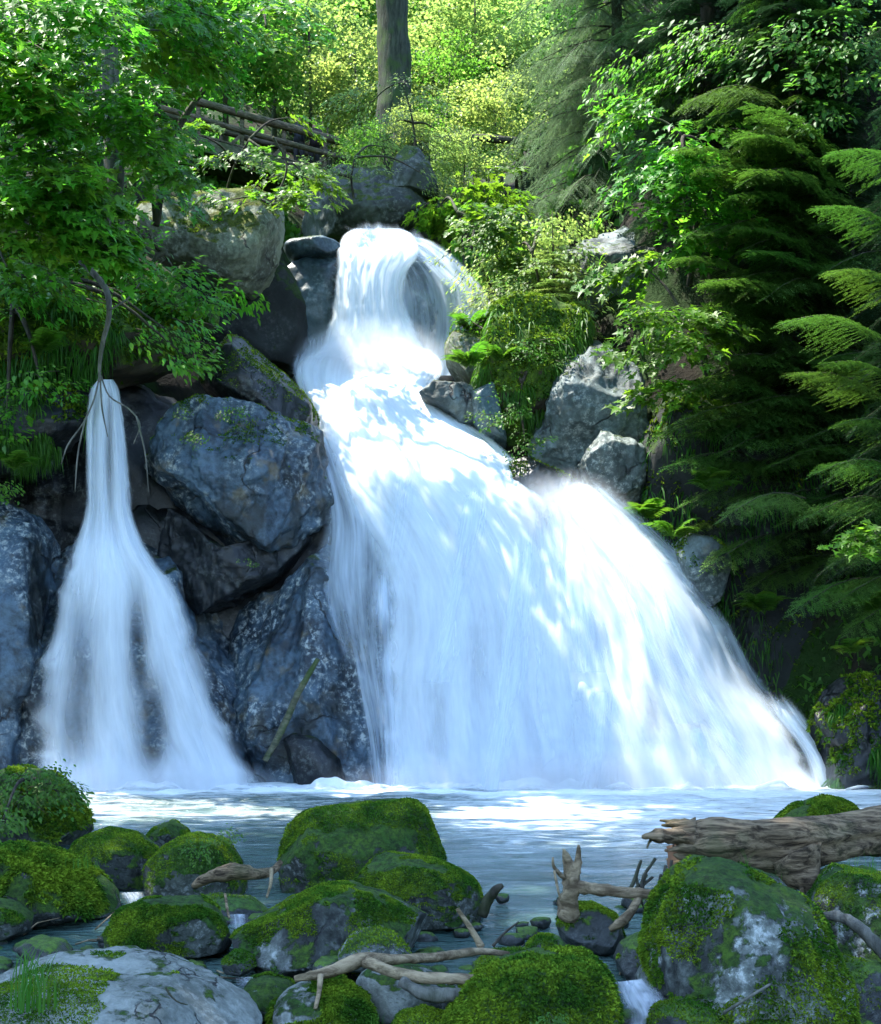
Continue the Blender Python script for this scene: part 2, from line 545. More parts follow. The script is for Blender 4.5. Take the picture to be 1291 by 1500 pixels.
def rock_verts(outline, Y, thick, n=30, e=2.6, chips=14, chip=(.72, .95), amp=.05, seed=1, lean=0.0, smooth=5, fine=.018, crag=0.0):
    r = np.random.default_rng(seed * 77 + 5)
    if n not in _cs: _cs[n] = cubesphere(n)
    D, f = _cs[n]
    o = np.array([P(a, b, Y) for a, b in outline])[:, [0, 2]]
    a0, a1 = o, np.roll(o, -1, 0)
    cr = a0[:, 0] * a1[:, 1] - a1[:, 0] * a0[:, 1]
    A = cr.sum() / 2
    c = ((a0 + a1) * cr[:, None]).sum(0) / (6 * A)
    th = np.arange(360) / 180 * PI - PI
    rad = np.full(360, .02)
    for k, q in enumerate(th):
        dx, dz = math.cos(q), math.sin(q)
        for s in range(len(o)):
            p0, p1 = a0[s] - c, a1[s] - c
            ex, ez = p1 - p0
            den = dx * ez - dz * ex
            if abs(den) < 1e-12: continue
            tt = (p0[0] * ez - p0[1] * ex) / den
            ss = (p0[0] * dz - p0[1] * dx) / den
            if tt > 0 and -1e-6 <= ss <= 1 + 1e-6: rad[k] = max(rad[k], tt)
    kern = np.exp(-.5 * (np.arange(-15, 16) / smooth) ** 2)
    kern /= kern.sum()
    rad = np.convolve(np.r_[rad[-15:], rad, rad[:15]], kern, 'valid')
    ang = np.arctan2(D[:, 2], D[:, 0])
    rr = np.interp(ang, np.r_[th, PI], np.r_[rad, rad[0]])
    rho = np.hypot(D[:, 0], D[:, 2])
    k = (rho**e + np.abs(D[:, 1])**e) ** (1 / e)
    rh, yy = rho / k, D[:, 1] / k
    p = np.stack([rr * rh * np.cos(ang), thick * yy, rr * rh * np.sin(ang)], 1)
    size = rad.mean()
    for _ in range(chips):
        nrm = r.normal(size=3)
        nrm[1] = -abs(nrm[1]) * 1.4 if r.random() < .8 else nrm[1]
        nrm /= np.linalg.norm(nrm)
        s = p @ nrm
        d = s.max() * r.uniform(*chip)
        p = p - nrm * (np.maximum(s - d, 0) * .93)[:, None]
    dirn = p / (np.linalg.norm(p, axis=1)[:, None] + 1e-9)
    q = p / size
    h = amp * size * fbm(q * 1.6 + seed * 3.7, 4, seed) + fine * size * fbm(q * 9 + seed, 3, seed + 9)
    if crag: h = h + crag * size * (ridged(q * np.array([2.2, 2.2, 1.5]) + seed * 1.3, 4, seed + 31) - .6)
    p = p + dirn * h[:, None]
    p[:, 1] += lean * p[:, 2]
    return p + np.array([c[0], Y, c[1]]), f


def scatter(V, f, n, nz_min, seed, thr=-.1, sc=3.0, ymax=None, nz_max=9):
    """points on the upward faces of a mesh, gathered in patches"""
    r = np.random.default_rng(seed)
    q = np.array(f)[:, :4]
    a, b, c, d = (V[q[:, k]] for k in range(4))
    nr = np.cross(c - a, d - b)
    ar = np.linalg.norm(nr, axis=1) + 1e-12
    nr = nr / ar[:, None]
    ctr = (a + b + c + d) / 4
    m = (nr[:, 2] + .35 * fbm(ctr * sc, 3, seed + 3) > nz_min) & (fbm(ctr * sc * .8, 3, seed) > thr)
    m &= nr[:, 2] + .5 * fbm(ctr * 2.2, 3, seed + 8) < nz_max
    if ymax is not None: m &= ctr[:, 1] < ymax
    if not m.any(): return None, None
    pr = ar * m
    idx = r.choice(len(q), n, p=pr / pr.sum())
    u, v = r.random((n, 1)), r.random((n, 1))
    pt = a[idx] * (1 - u) * (1 - v) + b[idx] * u * (1 - v) + c[idx] * u * v + d[idx] * (1 - u) * v
    return pt, nr[idx]


def tufts(pt, nr, hgt, wid, seed, up=.4, spread=.6, bend=.3):
    """a short two-segment blade at every point"""
    r = np.random.default_rng(seed)
    n = len(pt)
    d = nr + r.normal(size=(n, 3)) * spread
    d[:, 2] += up
    d /= np.linalg.norm(d, axis=1)[:, None]
    s = np.cross(d, r.normal(size=(n, 3)))
    s /= np.linalg.norm(s, axis=1)[:, None]
    h = hgt * r.uniform(.5, 1.3, (n, 1))
    wv = wid * r.uniform(.6, 1.3, (n, 1))
    mid = pt + d * h * .55
    tip = pt + d * h + np.array([0, 0, -1]) * h * bend
    v = np.stack([pt - s * wv, pt + s * wv, mid + s * wv * .8, mid - s * wv * .8, tip], 1).reshape(-1, 3)
    i = np.arange(n) * 5
    f = np.concatenate([np.stack([i, i + 1, i + 2, i + 3], 1)]).tolist() + np.stack([i + 3, i + 2, i + 4], 1).tolist()
    return v, f


def rock(name, label, outline, Y, thick, mat, cat='rock', group=None, kind=None, moss=0, moss_nz=.35, moss_h=.03, moss_thr=-.1, moss_max=9, hang=0, seed=1, **kw):
    V, f = rock_verts(outline, Y, thick, seed=seed, **kw)
    o = obj(name, V, f, M[mat], origin=(V[:, 0].mean(), V[:, 1].mean(), V[:, 2].min()))
    tag(o, label, cat, group, kind)
    if moss:
        pt, nr = scatter(V, f, moss, moss_nz, seed + 100, moss_thr, ymax=Y + thick * .4, nz_max=moss_max)
        if pt is not None and cat == 'boulder':
            kp = pt[:, 2] > interp(pt[:, 1], WZ) + .045 + .05 * RNG.random(len(pt))
            pt, nr = pt[kp], nr[kp]
        if pt is not None and len(pt):
            v2, f2 = tufts(pt - nr * moss_h * .2, nr, moss_h, moss_h * .22, seed)
            tag(obj('moss', v2, f2, M['moss'], o), kind='stuff')
    if hang:
        pt, nr = scatter(V, f, hang, -1.2, seed + 300, .05, 1.6, ymax=Y)
        v2, f2 = tufts(pt, nr * .4, .28, .014, seed, -.9, .25, .5)
        tag(obj('hanging_moss', v2, f2, M['grass'], o), kind='stuff')
    ROCKS[label] = (V, f, o)
    return o


ROCKS = {}
WZ = [(0, -.55), (6.6, -.48), (7.2, -.36), (7.6, -.34), (8.0, -.22), (9.0, -.14), (9.4, -.11), (9.9, -.02), (10.6, 0), (30, 0)]
CL = 'cliff rocks around the falls'
rock('cliff_rock', 'large blue-grey block between the two falls with small green plants on it', [(180, 575), (225, 548), (300, 535), (400, 550), (445, 600), (472, 640), (480, 700), (490, 745), (430, 800), (360, 828), (310, 800), (268, 758), (225, 715), (200, 690), (188, 640)], 26.6, 1.7, 'cliff', group=CL, seed=3, n=70, chips=24, chip=(.58, .9), amp=.05, crag=.05, lean=.2, e=4.2, smooth=3, moss=4500, moss_nz=.6, moss_h=.05, moss_thr=.0)
rock('cliff_rock', 'tall lichen speckled slab under the central block, edged by white water', [(298, 912), (350, 888), (410, 858), (490, 772), (540, 850), (570, 980), (580, 1190), (390, 1190), (345, 1190), (305, 1060), (285, 960)], 26.6, 1.4, 'cliff', group=CL, seed=4, n=70, chips=18, chip=(.62, .92), amp=.04, crag=.05, lean=.12, e=4.5, smooth=3)
rock('cliff_rock', 'wedge of rock darkened as the shadowed crack between the central block and the slab', [(215, 735), (270, 760), (320, 800), (370, 825), (430, 800), (480, 765), (410, 850), (340, 885), (290, 905), (240, 850)], 27.2, 1.5, 'cliff_dark', group=CL, seed=32, n=40, chips=12, chip=(.65, .92), amp=.05, crag=.05, lean=.1, e=4, smooth=3)  # dark tone paints the shadow in the diagonal crack
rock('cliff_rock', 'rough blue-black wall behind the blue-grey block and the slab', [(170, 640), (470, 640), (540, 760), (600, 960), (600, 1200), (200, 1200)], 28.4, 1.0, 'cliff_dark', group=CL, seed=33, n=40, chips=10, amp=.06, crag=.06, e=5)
rock('cliff_rock', 'dark wet rock behind the narrow left waterfall', [(40, 800), (110, 740), (210, 740), (290, 830), (330, 940), (380, 1060), (410, 1190), (20, 1190), (10, 1000), (20, 880)], 26.9, 1.6, 'cliff', group=CL, seed=5, n=50, chips=14, chip=(.72, .95), amp=.05, crag=.065, lean=.2, e=3)
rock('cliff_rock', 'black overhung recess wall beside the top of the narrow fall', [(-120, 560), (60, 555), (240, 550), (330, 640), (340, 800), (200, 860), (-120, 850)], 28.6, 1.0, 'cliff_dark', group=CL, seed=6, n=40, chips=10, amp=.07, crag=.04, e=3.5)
rock('cliff_rock', 'blue-grey rock wall at the left border beside the narrow fall', [(-160, 740), (-40, 725), (40, 760), (75, 800), (105, 850), (80, 960), (60, 1060), (50, 1190), (-160, 1190)], 26.2, 1.2, 'cliff', group=CL, seed=7, n=44, chips=12, amp=.06, crag=.065, lean=.1, e=3.4)
rock('cliff_rock', 'dark ledge with hanging moss left of the narrow fall lip', [(-90, 600), (20, 585), (105, 565), (150, 575), (130, 630), (60, 670), (-10, 700), (-90, 720)], 26.2, .9, 'cliff_dark', group=CL, seed=8, n=36, chips=10, amp=.07, crag=.04, moss=2500, moss_nz=.0, moss_h=.12, hang=2500)
rock('cliff_rock', 'moss topped hump leaning against the main cascade above the central block', [(300, 505), (335, 488), (375, 512), (430, 560), (465, 605), (455, 650), (400, 640), (330, 600), (290, 560)], 28.0, 1.3, 'cliff_dark', group=CL, seed=9, n=40, chips=10, amp=.05, lean=.15, moss=6000, moss_nz=.1, moss_h=.05)
rock('cliff_rock', 'perched square boulder with sunlit mossy top left of the upper fall', [(185, 318), (240, 293), (330, 279), (408, 283), (412, 330), (402, 395), (372, 432), (325, 430), (300, 405), (245, 385), (195, 350)], 31.3, 1.4, 'perched', group=CL, seed=10, n=50, chips=12, chip=(.8, .97), amp=.035, crag=.03, e=4.0, lean=.32, moss=4500, moss_nz=.6, moss_h=.06)
rock('cliff_rock', 'rock darkened as the shaded hollow beneath the perched boulder', [(240, 410), (420, 380), (445, 440), (450, 520), (420, 560), (330, 520), (240, 500)], 32.6, 1.0, 'cliff_shade', group=CL, seed=11, n=30, chips=8, amp=.05)  # near-black rock painted for the dark cave under the block
rock('cliff_rock', 'smooth slate blue rock left of the upper chute', [(405, 380), (440, 372), (520, 375), (520, 480), (500, 540), (440, 540), (415, 480), (400, 420)], 33.6, 1.0, 'upper_rock', group=CL, seed=12, n=40, chips=8, amp=.04, lean=.1)
rock('cliff_rock', 'small rounded cap stone at the lip left of the upper chute', [(414, 362), (430, 350), (465, 347), (498, 358), (508, 372), (500, 386), (460, 383), (425, 384)], 33.2, .55, 'upper_rock', group=CL, seed=13, n=26, chips=5, amp=.03)
rock('cliff_rock', 'rounded dark rock with trickles right of the upper chute', [(545, 385), (590, 372), (640, 380), (690, 420), (720, 470), (710, 560), (640, 575), (550, 560), (540, 460)], 34.1, 1.1, 'upper_rock', group=CL, seed=14, n=40, chips=9, amp=.04, lean=.12)
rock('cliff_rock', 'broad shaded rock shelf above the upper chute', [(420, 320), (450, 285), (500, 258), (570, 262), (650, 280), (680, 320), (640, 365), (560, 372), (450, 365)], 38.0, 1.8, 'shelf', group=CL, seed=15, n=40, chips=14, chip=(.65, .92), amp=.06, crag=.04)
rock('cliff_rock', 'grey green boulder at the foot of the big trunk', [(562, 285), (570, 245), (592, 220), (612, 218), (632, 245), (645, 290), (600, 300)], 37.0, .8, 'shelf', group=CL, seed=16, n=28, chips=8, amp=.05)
rock('cliff_rock', 'olive mossy stone with bright rim above the ferns right of the cascade', [(650, 505), (664, 487), (690, 486), (722, 505), (735, 560), (715, 590), (675, 568), (655, 535)], 29.6, .7, 'perched', group=CL, seed=17, n=30, chips=7, amp=.04, moss=600, moss_nz=.2, moss_h=.05)
rock('cliff_rock', 'pale brown lichen stone at the right edge of the middle cascade', [(612, 575), (625, 560), (660, 553), (695, 560), (710, 600), (712, 640), (680, 625), (650, 600), (625, 588)], 29.0, .5, 'cliff_pale', group=CL, seed=18, n=30, chips=9, amp=.07, crag=.05)
rock('cliff_rock', 'narrow grey upright stone beside the ferns', [(690, 570), (705, 556), (725, 562), (735, 610), (745, 660), (715, 650), (695, 620)], 28.6, .5, 'upper_rock', group=CL, seed=19, n=26, chips=7, amp=.04)
rock('cliff_rock', 'mossy mound with grass and ferns right of the cascade', [(690, 470), (740, 440), (820, 440), (870, 480), (850, 560), (810, 640), (790, 700), (745, 680), (720, 630), (700, 560)], 29.3, 1.1, 'mossbank', group=CL, seed=20, n=40, chips=8, amp=.09, crag=.04, moss=6000, moss_nz=-.2, moss_h=.11, moss_thr=-.4, hang=3000)
rock('cliff_rock', 'big pale grey cliff face right of the cascade', [(775, 660), (795, 600), (820, 520), (850, 455), (905, 462), (925, 520), (945, 600), (955, 700), (950, 780), (900, 790), (850, 740), (800, 720)], 28.6, 1.2, 'cliff_pale', group=CL, seed=21, n=54, chips=18, chip=(.62, .9), amp=.05, crag=.065, lean=.2, e=3)
rock('cliff_rock', 'cracked lower block jutting out under the pale cliff face', [(845, 690), (865, 655), (900, 610), (935, 625), (945, 700), (925, 755), (890, 765), (855, 735)], 27.6, .6, 'cliff_pale', group=CL, seed=22, n=36, chips=12, chip=(.65, .9), amp=.05, crag=.065)
rock('cliff_rock', 'dark streaked stone that splits the cascade from the right fan', [(735, 680), (765, 668), (815, 690), (850, 705), (835, 745), (790, 770), (765, 765), (745, 725)], 27.9, .6, 'cliff_dark', group=CL, seed=23, n=30, chips=8, amp=.05, moss=700, moss_nz=.3, moss_h=.08)
rock('cliff_rock', 'shaded upper cliff behind the maple saplings', [(820, 350), (900, 310), (1020, 330), (1060, 440), (1030, 560), (960, 600), (880, 500), (830, 430)], 31.5, 1.2, 'cliff_pale', group=CL, seed=24, n=44, chips=14, chip=(.65, .92), amp=.06, crag=.04, e=3.2)
rock('cliff_rock', 'cliff coloured black as shade right of the broad fan', [(925, 545), (1010, 490), (1160, 560), (1320, 640), (1340, 1180), (1180, 1180), (1130, 1010), (1050, 880), (960, 780)], 27.6, 1.2, 'cliff_shade', group=CL, seed=25, n=50, chips=14, amp=.06, crag=.06, e=3.6, moss=5000, moss_nz=.0, moss_h=.12, hang=2500)
rock('cliff_rock', 'undercut wall coloured black as shade low on the right above the foot of the fan', [(1030, 850), (1080, 790), (1180, 760), (1290, 740), (1520, 740), (1540, 1240), (1160, 1240), (1120, 1060), (1070, 930)], 26.9, .5, 'cliff_shade', group=CL, seed=30, n=50, chips=12, amp=.08, crag=.08, e=3.6, moss=3500, moss_nz=.0, moss_h=.10, hang=1500)
rock('cliff_rock', 'dull green-grey stone at the upper right edge of the broad fan', [(985, 800), (1010, 782), (1050, 790), (1075, 820), (1070, 870), (1040, 890), (1000, 850)], 26.4, .5, 'cliff_pale', group=CL, seed=26, n=26, chips=8, amp=.06, moss=800, moss_nz=.2, moss_h=.07)
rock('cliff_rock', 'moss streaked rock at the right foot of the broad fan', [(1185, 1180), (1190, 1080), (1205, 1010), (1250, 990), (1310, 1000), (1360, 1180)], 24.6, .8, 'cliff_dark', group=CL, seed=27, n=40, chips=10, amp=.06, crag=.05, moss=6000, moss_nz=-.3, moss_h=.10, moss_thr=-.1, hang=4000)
rock('cliff_rock', 'rounded black stone standing in for the shaded hollow at the foot of the slab', [(412, 1085), (430, 1072), (465, 1080), (500, 1110), (506, 1150), (490, 1180), (440, 1175), (418, 1120)], 25.55, .55, 'cliff_dark', group=CL, seed=28, n=26, chips=4, amp=.03)  # dark stone shaped for the recess, its black is painted shade
bank = rock('earth_bank', 'overhanging grassy earth bank with moss left of the falls', [(-300, 330), (-60, 340), (120, 350), (250, 370), (310, 420), (335, 480), (330, 525), (215, 548), (130, 560), (70, 600), (30, 660), (-60, 690), (-300, 700)], 27.0, 1.5, 'mossbank', cat='bank', seed=29, n=60, chips=8, amp=.06, crag=.05, lean=.25, moss=16000, moss_nz=-.5, moss_h=.15, moss_thr=-.5, hang=9000)

# ------------------------------------------------------------------ water


def sheet(name, rows, mat, parent, nu=60, nv=90, bulge=.3, amp=.10, seed=1, layers=((0, 1.0),), edge=.12, kx=9.0, ky=2.0, holes=(), edges=(1, 1), rag=.07):
    """a falling sheet between a left and a right edge line; rows: (xl, yl, xr, yr, Yl, Yr, thickness)"""
    rw = spline(np.array(rows, float), nv)
    for li, (off, dk) in enumerate(layers):
        u = np.linspace(0, 1, nu)
        U, T = np.meshgrid(u, np.linspace(0, 1, nv))
        px = rw[:, 0:1] * (1 - U) + rw[:, 2:3] * U
        py = rw[:, 1:2] * (1 - U) + rw[:, 3:4] * U
        Yd = rw[:, 4:5] * (1 - U) + rw[:, 5:6] * U
        q = np.stack([U.ravel() * kx + li * 11, T.ravel() * ky, np.full(U.size, seed * 1.7 + li)], 1)
        Yd = Yd - bulge * np.sin(PI * U) ** .8 - off - (amp * fbm(q, 4, seed)).reshape(U.shape)
        v = np.stack([(px - CX) / F * Yd, Yd, CH - (py - HY) / F * Yd], -1).reshape(-1, 3)
        ef = 1.0
        jag = rag * fbm(np.stack([T.ravel() * nv * .045, U.ravel() * 2.5, np.full(U.size, seed + li * .7)], 1), 3, seed + 4).reshape(U.shape)
        U0, U = U, np.clip(U, 0, 1)
        if edges[0]: ef = ef * sstep(0, edge, U - np.abs(jag))
        if edges[1]: ef = ef * sstep(0, edge, 1 - U - np.abs(jag))
        de = np.broadcast_to(rw[:, 6:7], U.shape) * dk * ef
        for hx, hy, rx, ry, am in holes:
            de = de * (1 - am * np.exp(-((px - hx) / rx) ** 2 - ((py - hy) / ry) ** 2))
        f = [(j * nu + i, (j + 1) * nu + i, (j + 1) * nu + i + 1, j * nu + i + 1) for j in range(nv - 1) for i in range(nu - 1)]
        o = obj(name, v, f, M[mat], parent)
        me = o.data
        a = me.attributes.new('dens', 'FLOAT', 'POINT')
        a.data.foreach_set('value', de.ravel().astype(np.float32))
        uvl = me.uv_layers.new(name='UVMap')
        wid = np.hypot(v[nu - 1, 0] - v[0, 0], 0)
        uu = (U * 1.0 + li * 2.37 + seed * .61).ravel()
        tt = (T * (rw[:, 1].max() - rw[:, 1].min()) / 100 + li * 3.1 + seed).ravel()
        vi = np.empty(len(me.loops), np.int32)
        me.loops.foreach_get('vertex_index', vi)
        uvl.data.foreach_set('uv', np.stack([uu[vi], tt[vi]], 1).ravel().astype(np.float32))


def rows_h(lst):
    return [(xl, y, xr, y, Y, Y, d) for y, xl, xr, Y, d in lst]


wf = thing('waterfall', P(650, 1150, 25), 'broad white main waterfall tumbling in steps into the pool', 'waterfall')
LY = ((0, 1.0), (.16, .75), (.34, .55))
sheet('upper_chute', rows_h([(334, 512, 596, 33.9, .25), (345, 497, 612, 33.5, .95), (365, 490, 622, 32.9, 1.15), (400, 486, 604, 32.6, 1.1), (450, 480, 604, 32.4, 1.0), (500, 464, 626, 32.2, 1.0), (535, 440, 644, 31.8, .9), (560, 426, 655, 31.4, .3)]), 'fall', wf, seed=2, layers=LY, bulge=.35, holes=((585, 430, 18, 60, .4),))
sheet('upper_overflow', [(560, 345, 575, 338, 33.9, 34.2, .9), (590, 368, 640, 352, 33.5, 34, .95), (625, 400, 690, 388, 33.2, 33.7, 1.0), (650, 430, 730, 440, 33.0, 33.4, .9), (660, 480, 735, 480, 32.8, 33.2, .7)], 'fall', wf, nu=40, nv=40, seed=3, layers=((0, 1), (.1, .7)), bulge=.15, edge=.3)
sheet('trickle_veil', rows_h([(375, 565, 640, 33.2, .4), (420, 568, 690, 32.9, .42), (470, 575, 700, 32.7, .4), (520, 575, 690, 32.4, .65), (550, 570, 680, 32.0, .9)]), 'veil', wf, nu=50, nv=50, seed=4, bulge=.15, layers=((0, 1),))
sheet('side_splash', [(430, 500, 490, 480, 32.4, 32.4, .3), (425, 520, 490, 510, 32, 32, .55), (415, 545, 500, 545, 31.4, 31.4, .9), (425, 562, 510, 570, 30.8, 30.8, .9)], 'veil', wf, nu=40, nv=30, seed=5, bulge=.1, edge=.35)
sheet('middle_cascade', rows_h([(495, 470, 625, 32.0, 0), (518, 440, 645, 31.7, .55), (540, 424, 660, 31.2, 1.1), (562, 428, 645, 30.3, 1.2), (600, 450, 668, 29.5, 1.2), (650, 458, 740, 28.7, 1.2), (700, 474, 790, 28.0, 1.2), (745, 498, 830, 27.5, 1.15), (800, 530, 860, 27.0, 1.1), (850, 550, 880, 26.7, 1.05), (900, 556, 900, 26.4, 1.0), (1000, 548, 920, 26.0, .95), (1090, 552, 940, 25.6, 1.0), (1165, 556, 960, 25.2, 1.15)]), 'fall', wf, nu=110, nv=170, seed=6, layers=LY, bulge=.55, amp=.2, edge=.07, holes=((640, 1080, 22, 90, .35), (700, 960, 16, 80, .25), (600, 900, 16, 70, .3)))
sheet('right_fan', [(775, 752, 838, 690, 27.6, 27.6, .0), (764, 780, 880, 708, 27.4, 27.4, .75), (758, 805, 915, 735, 27.2, 27.2, 1.1), (752, 850, 985, 800, 26.7, 26.8, 1.1), (748, 920, 1070, 892, 26.2, 26.4, 1.0), (746, 1000, 1132, 1000, 25.8, 26.0, .95), (750, 1080, 1195, 1075, 25.4, 25.6, .95), (750, 1165, 1250, 1165, 25.0, 25.2, 1.1)], 'fall', wf, nu=120, nv=150, seed=7, layers=LY, bulge=.75, amp=.22, edge=.14, edges=(1, 1), holes=((955, 1040, 24, 70, .42), (870, 930, 40, 50, .3), (900, 1100, 50, 60, .3), (1010, 1080, 40, 60, .3), (845, 1080, 14, 60, .25)))
sheet('side_veil', rows_h([(640, 448, 510, 28.3, .7), (690, 460, 535, 27.6, .6), (760, 462, 575, 26.9, .55), (850, 452, 590, 26.1, .5), (920, 470, 588, 25.7, .48), (990, 495, 584, 25.4, .42), (1060, 520, 582, 25.2, .36), (1160, 540, 582, 25.1, .4)]), 'veil', wf, nu=50, nv=90, seed=8, bulge=.12, layers=((0, 1),), edge=.3)
sheet('ledge_foam', rows_h([(985, 790, 930, 25.4, .3), (993, 780, 940, 25.25, 1.0), (1010, 790, 930, 25.1, .6), (1060, 815, 900, 24.9, .25)]), 'fall', wf, nu=40, nv=24, seed=9, bulge=.1, edge=.3, layers=((0, .9),))
for k, (x0, y0, x1, y1, wd0, wd1, Yt, Yb, dd) in enumerate([(600, 640, 560, 900, 60, 80, 28.4, 25.9, .6), (700, 700, 640, 1000, 70, 110, 27.6, 25.3, .6), (560, 820, 575, 1160, 50, 90, 26.2, 24.8, .6), (770, 760, 720, 1160, 70, 130, 26.6, 24.5, .6),
                                                           (830, 740, 860, 985, 70, 120, 26.4, 25.0, .6), (900, 760, 1010, 1060, 60, 120, 26.4, 24.9, .6), (880, 1000, 860, 1165, 90, 110, 24.9, 24.4, .55), (960, 830, 1110, 1150, 50, 110, 26.0, 24.7, .6), (1020, 1060, 1060, 1165, 90, 140, 24.8, 24.4, .5)]):
    c1 = ((x0 * 2 + x1) / 3, y0 + (y1 - y0) * .25)
    rw = []
    for t, de in ((0, 0), (.12, dd), (.35, dd), (.7, dd * .9), (1, dd * .8)):
        cx_ = x0 + (x1 - x0) * t ** 1.4
        hw = (wd0 + (wd1 - wd0) * t) / 2
        yy_ = y0 + (y1 - y0) * t
        Yq = Yt + (Yb - Yt) * t ** .8 - .5
        rw.append((cx_ - hw, yy_, cx_ + hw, yy_, Yq, Yq, de))
    sheet('water_strand', rw, 'veil', wf, nu=34, nv=60, seed=40 + k, bulge=.28, amp=.12, edge=.5, layers=((0, .85),), kx=5)
sheet('crest_spray', rows_h([(320, 488, 632, 33.7, .0), (332, 484, 640, 33.4, .5), (348, 482, 645, 33.1, .75), (372, 484, 645, 32.8, .3), (400, 486, 640, 32.5, .0)]), 'veil', wf, nu=60, nv=30, seed=24, bulge=.2, edge=.4, layers=((0, .9),), rag=.2)
sheet('burst_spray', [(775, 775, 858, 765, 27.0, 27.0, .0), (765, 755, 866, 742, 27.0, 27.0, .75), (752, 722, 880, 708, 27.1, 27.1, .5), (738, 685, 905, 668, 27.3, 27.3, .0)], 'veil', wf, nu=50, nv=30, seed=21, bulge=.1, edge=.35, layers=((0, .8),))
sheet('spray_edge', [(830, 690, 875, 690, 27.1, 27.1, .0), (850, 728, 932, 728, 26.9, 26.9, .6), (920, 800, 1005, 795, 26.6, 26.6, .65), (995, 890, 1086, 885, 26.2, 26.2, .6), (1050, 1000, 1142, 995, 25.8, 25.8, .55), (1110, 1080, 1200, 1070, 25.4, 25.4, .3)], 'veil', wf, nu=40, nv=90, seed=22, bulge=.1, edge=.5, layers=((0, .85),), rag=.15)
sheet('plunge_spray', rows_h([(440, 470, 650, 31.6, .0), (480, 452, 662, 31.4, .42), (520, 432, 668, 31.1, .85), (550, 425, 665, 30.6, .8), (590, 440, 665, 29.6, .0)]), 'fall', wf, nu=50, nv=40, seed=23, bulge=.3, edge=.4, layers=((0, .9),))
sheet('foot_splash', [(1090, 1000, 1165, 1010, 25.4, 25.6, .0), (1120, 1045, 1195, 1055, 25, 25.2, .8), (1165, 1100, 1222, 1105, 24.8, 25, 1.1), (1180, 1168, 1265, 1168, 24.6, 24.8, 1.2)], 'fall', wf, nu=30, nv=40, seed=10, bulge=.2, edge=.45, layers=((0, 1), (.1, .7)))

nf = thing('waterfall', P(210, 1150, 24.5), 'narrow left waterfall dropping from a lip and fanning over dark rock', 'waterfall')
sheet('falling_stream', rows_h([(556, 142, 168, 25.9, .9), (566, 132, 176, 25.7, .95), (600, 124, 184, 25.6, .9), (680, 118, 196, 25.45, .85), (765, 112, 208, 25.3, .9), (800, 98, 228, 25.1, 1.0), (850, 76, 270, 24.9, .95), (900, 60, 290, 24.8, .85), (950, 46, 308, 24.7, .8), (1050, 24, 352, 24.5, .8), (1130, 22, 392, 24.3, .9), (1165, 18, 406, 24.2, 1.1)]), 'fall', nf, nu=90, nv=150, seed=11, layers=((0, .85), (.12, .7)), bulge=.3, amp=.15, edge=.16, kx=7, holes=((160, 660, 7, 90, .5), (120, 950, 24, 90, .55), (110, 1060, 30, 70, .45), (200, 930, 16, 80, .5), (225, 1070, 22, 80, .75), (205, 960, 16, 90, .5)))

# pool and stream surface


def water_z(y):
    return interp(y, WZ)


wx = np.linspace(-9.5, 9.5, 150)
wy = np.concatenate([np.linspace(1, 6, 10), np.linspace(6.1, 26.6, 190)])
WX, WY = np.meshgrid(wx, wy)
q = np.stack([WX.ravel() * 1.3, WY.ravel() * 3.0, 0 * WX.ravel()], 1)
wzz = water_z(WY.ravel()) + .02 * fbm(q, 4, 5) * (1 + 1.5 * sstep(18, 24, WY.ravel()))
wv = np.stack([WX.ravel(), WY.ravel(), wzz], 1)
nx = len(wx)
wfaces = [(j * nx + i, j * nx + i + 1, (j + 1) * nx + i + 1, (j + 1) * nx + i) for j in range(len(wy) - 1) for i in range(nx - 1)]
pool = tag(obj('pool_water', wv, wfaces, M['pool'], origin=(0, 0, 0)), kind='structure')
ppx = WX.ravel() / WY.ravel() * F + CX
fo = 1.25 * sstep(21.8, 24.8, WY.ravel()) * (.75 + .25 * sstep(380, 650, ppx)) + .42 * sstep(10, 19, WY.ravel()) + .26 * sstep(9, 12, WY.ravel()) * sstep(600, 760, ppx)
a = pool.data.attributes.new('foam', 'FLOAT', 'POINT')
a.data.foreach_set('value', fo.astype(np.float32))

# boiling foam ridge along the foot of both falls
fm = thing('foam', P(700, 1160, 24.3), 'white foam line boiling where both falls meet the pool', 'foam')


def foam_ridge(x0, x1, Yc, dY, hgt, seed, parent, nu=160):
    U, T = np.meshgrid(np.linspace(0, 1, nu), np.linspace(0, 1, 22))
    x = ((x0 * (1 - U) + x1 * U) - CX) / F * Yc
    y = Yc + dY * (T - .5) * 2
    q = np.stack([x.ravel() * 1.9, y.ravel() * 1.6, np.full(x.size, seed)], 1)
    n = fbm(q, 4, seed).reshape(x.shape)
    z = hgt * np.sin(PI * T) ** 1.5 * np.clip(.55 + 1.1 * n, .05, 2.2) * np.sin(PI * np.clip(U, .02, .98)) ** .3 + .01
    y = y - .15 * n
    v = np.stack([x, y, z], -1).reshape(-1, 3)
    f = [(j * nu + i, j * nu + i + 1, (j + 1) * nu + i + 1, (j + 1) * nu + i) for j in range(21) for i in range(nu - 1)]
    o = obj('foam_ridge', v, f, M['foam'], parent)
    de = 1.15 * sstep(0, .5, T) * sstep(0, .06, U) * sstep(0, .06, 1 - U)
    aa = o.data.attributes.new('dens', 'FLOAT', 'POINT')
    aa.data.foreach_set('value', de.ravel().astype(np.float32))
    uvl = o.data.uv_layers.new(name='UVMap')
    vi = np.empty(len(o.data.loops), np.int32)
    o.data.loops.foreach_get('vertex_index', vi)
    uvl.data.foreach_set('uv', np.stack([U.ravel()[vi], T.ravel()[vi]], 1).ravel().astype(np.float32))


